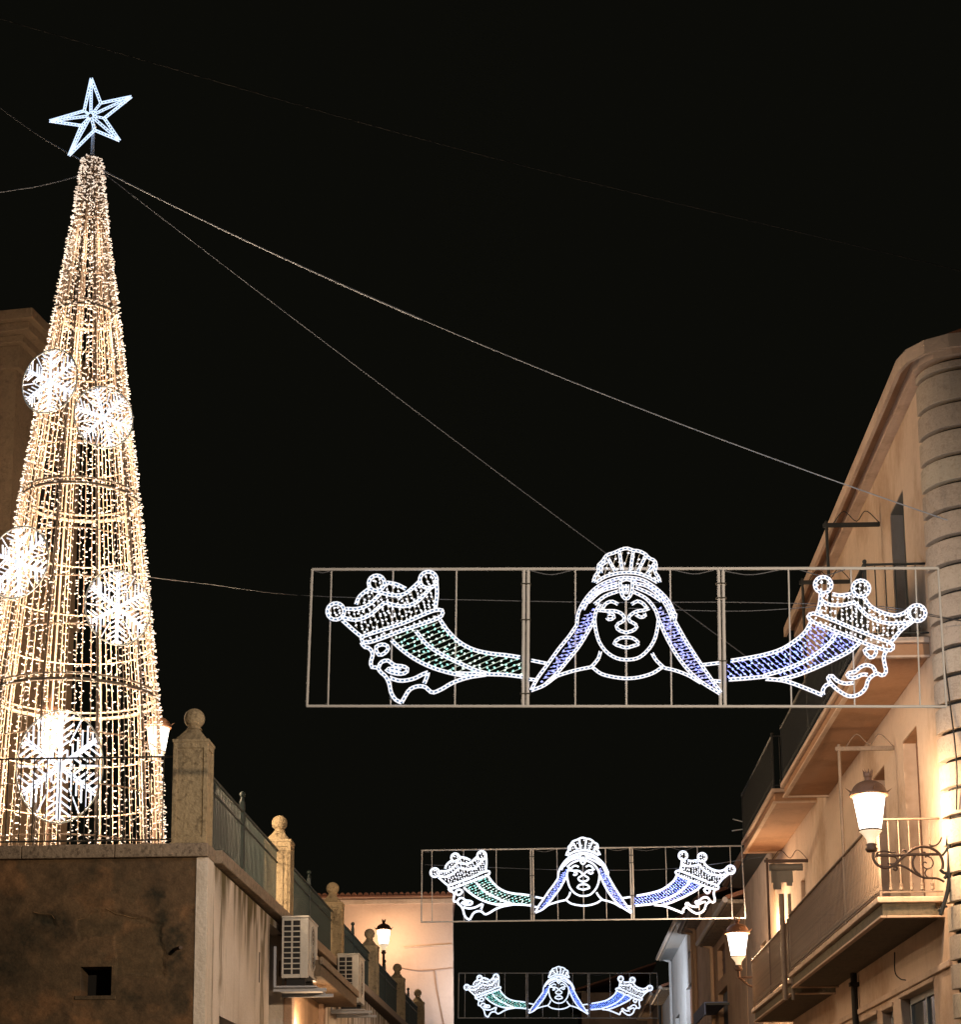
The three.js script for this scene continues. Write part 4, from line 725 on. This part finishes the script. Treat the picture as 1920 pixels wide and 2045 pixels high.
  lay('tiara', A6, [L([[682, 420], [695, 370], [722, 330], [722, 280], [758, 240], [790, 192], [850, 170], [888, 152], [950, 132], [1012, 152], [1050, 155], [1110, 188], [1132, 215], [1180, 240], [1190, 292], [1180, 330], [1210, 380], [1220, 420]]), L([[745, 340], [748, 280], [790, 245]]), L([[858, 325], [800, 215]]), L([[915, 315], [895, 165]]), L([[985, 315], [1005, 165]]), L([[1045, 325], [1105, 205]]), L([[1120, 348], [1178, 262]]),
    L([[700, 422], [780, 372], [870, 346], [950, 338], [1040, 346], [1120, 375], [1200, 422]]), L([[895, 415], [950, 395], [1005, 412]]), L([[898, 412], [905, 500], [925, 548], [948, 562], [972, 545], [992, 500], [1000, 412]]), L([[932, 440], [940, 515], [952, 515], [960, 440]])]);
  fill('tiara', [[[700, 415], [725, 290], [800, 215], [950, 150], [1110, 200], [1180, 290], [1205, 415], [1040, 350], [870, 350]].map(A6)], 1.3, .06, .07, 'white');
  return t;
}
{
  const s = makeSign();
  tag(s, 'largest and nearest rope-light sign of a veiled queen between two crowned bearded heads', 'light sign', 'rope-light signs over the street');
  s.position.set(.83, 7.23, -19.5); s.rotation.z = -.018;
  const brighter = new Map();                          // the far signs burn stronger
  const boost = (m) => { if (!m.emissive || m.emissive.r + m.emissive.b === 0) return m; if (!brighter.has(m)) { const b = m.clone(); b.emissiveIntensity *= 1.9; brighter.set(m, b); } return brighter.get(m); };
  const copy = (label, x, y, z, rz) => { const c = s.clone(); c.name = numbered('light_sign'); scene.add(c); tag(c, label); c.traverse((o) => { if (o.isMesh) o.material = boost(o.material); }); c.position.set(x, y, z); c.rotation.z = rz; return c; };
  copy('middle-distance rope-light sign in front of the pink house edge, second up the street', .69, 7.6, -39.3, 0);
  copy('smallest and farthest rope-light sign low over the street', .25, 7.6, -64.2, -.012);
  // the light of all the rope of one sign, from an area of its size just behind it (the side that faces up the street)
  for (const [x, y, z, nits] of [[.84, 7.2, -19.95, 7], [.69, 7.6, -39.62, 6], [.25, 7.6, -64.4, 30]]) {
    const l = new THREE.RectAreaLight(new THREE.Color().setRGB(...COOL), nits, 6, .7); l.position.set(x, y, z); scene.add(l);
  }
}

// ------------------------------------------------------------------ cables
function cable(label, pts, r, m, cat = 'cable') { const o = mesh('overhead_cable', tube(pts.map((p) => V3(...p)), r, 48, 5), m); return tag(o, label, cat); }
const span = (a, b, sag, n = 10, k0 = 0, k1 = 1) => Array.from({ length: n + 1 }, (_, i) => { const k = k0 + (k1 - k0) * i / n; return [a[0] + (b[0] - a[0]) * k, a[1] + (b[1] - a[1]) * k - 4 * sag * k * (1 - k), a[2] + (b[2] - a[2]) * k]; });
{
  const a = [AX + .12, 17.1, AZ], b = [4.98, 9.05, -21.5], t = thing('overhead_cable', 'guy cable from tree top to granite corner, thicker in its half near the tree', 'cable', a);
  const run = (k0, k1) => tube(span(a, b, .27, 16, k0, k1).map((p) => V3(...p)), k1 < .6 ? .0145 : .007, 32, 6);
  const wm = mat([0.34, 0.38, 0.45], .6);
  part('thick_wire', run(0, .44), wm, t); part('thin_wire', run(.44, 1), wm, t);
}
cable('thin guy cable from the tree top running down behind the queen', span([AX + .12, 17.08, AZ], [3.95, 9.75, -31.2], .06), .0095, M.cable);
cable('guy cable leaving the picture at upper left behind the star', [[AX - .1, 17.2, AZ], [-8.3, 18.62, -28.5], [-9.6, 20.2, -30]], .011, mat([0.5, 0.52, 0.58], .5));
cable('slack cable curving from the tree top to the left picture edge', [[AX - .15, 17.0, AZ], [-7.6, 16.5, -26.4], [-8.3, 16.15, -26], [-9.5, 15.6, -25.6]], .011, M.cable);
cable('thin cable strung nearly level through the upper part of the nearest sign', [[-5.9, 9.95, -25.4], [-4.2, 8.85, -22.5], [-2.45, 7.76, -19.62], [-.8, 7.68, -19.6], [.8, 7.62, -19.6], [2.0, 7.6, -19.6], [3.4, 7.65, -20], [4.95, 7.85, -21.4]], .005, M.cable);
cable('second slack cable across the nearest sign toward the corner column', [[.9, 7.56, -19.62], [2.1, 7.5, -19.6], [3.4, 7.6, -19.8], [4.96, 7.85, -21.4]], .005, M.cable);
cable('faint dark cable high across the night sky', [[-9.5, 18.4, -24], [-6.9, 17.5, -24], [-1, 15.5, -24], [5.8, 13.5, -24]], .0045, M.darkCable);
cable('thin cable crossing high behind the middle-distance sign', [[-2.6, 8.05, -39.4], [.5, 7.9, -39.42], [2.6, 7.9, -39.42], [4.6, 8.3, -40.5]], .006, M.cable);

renderer.render(scene, camera);
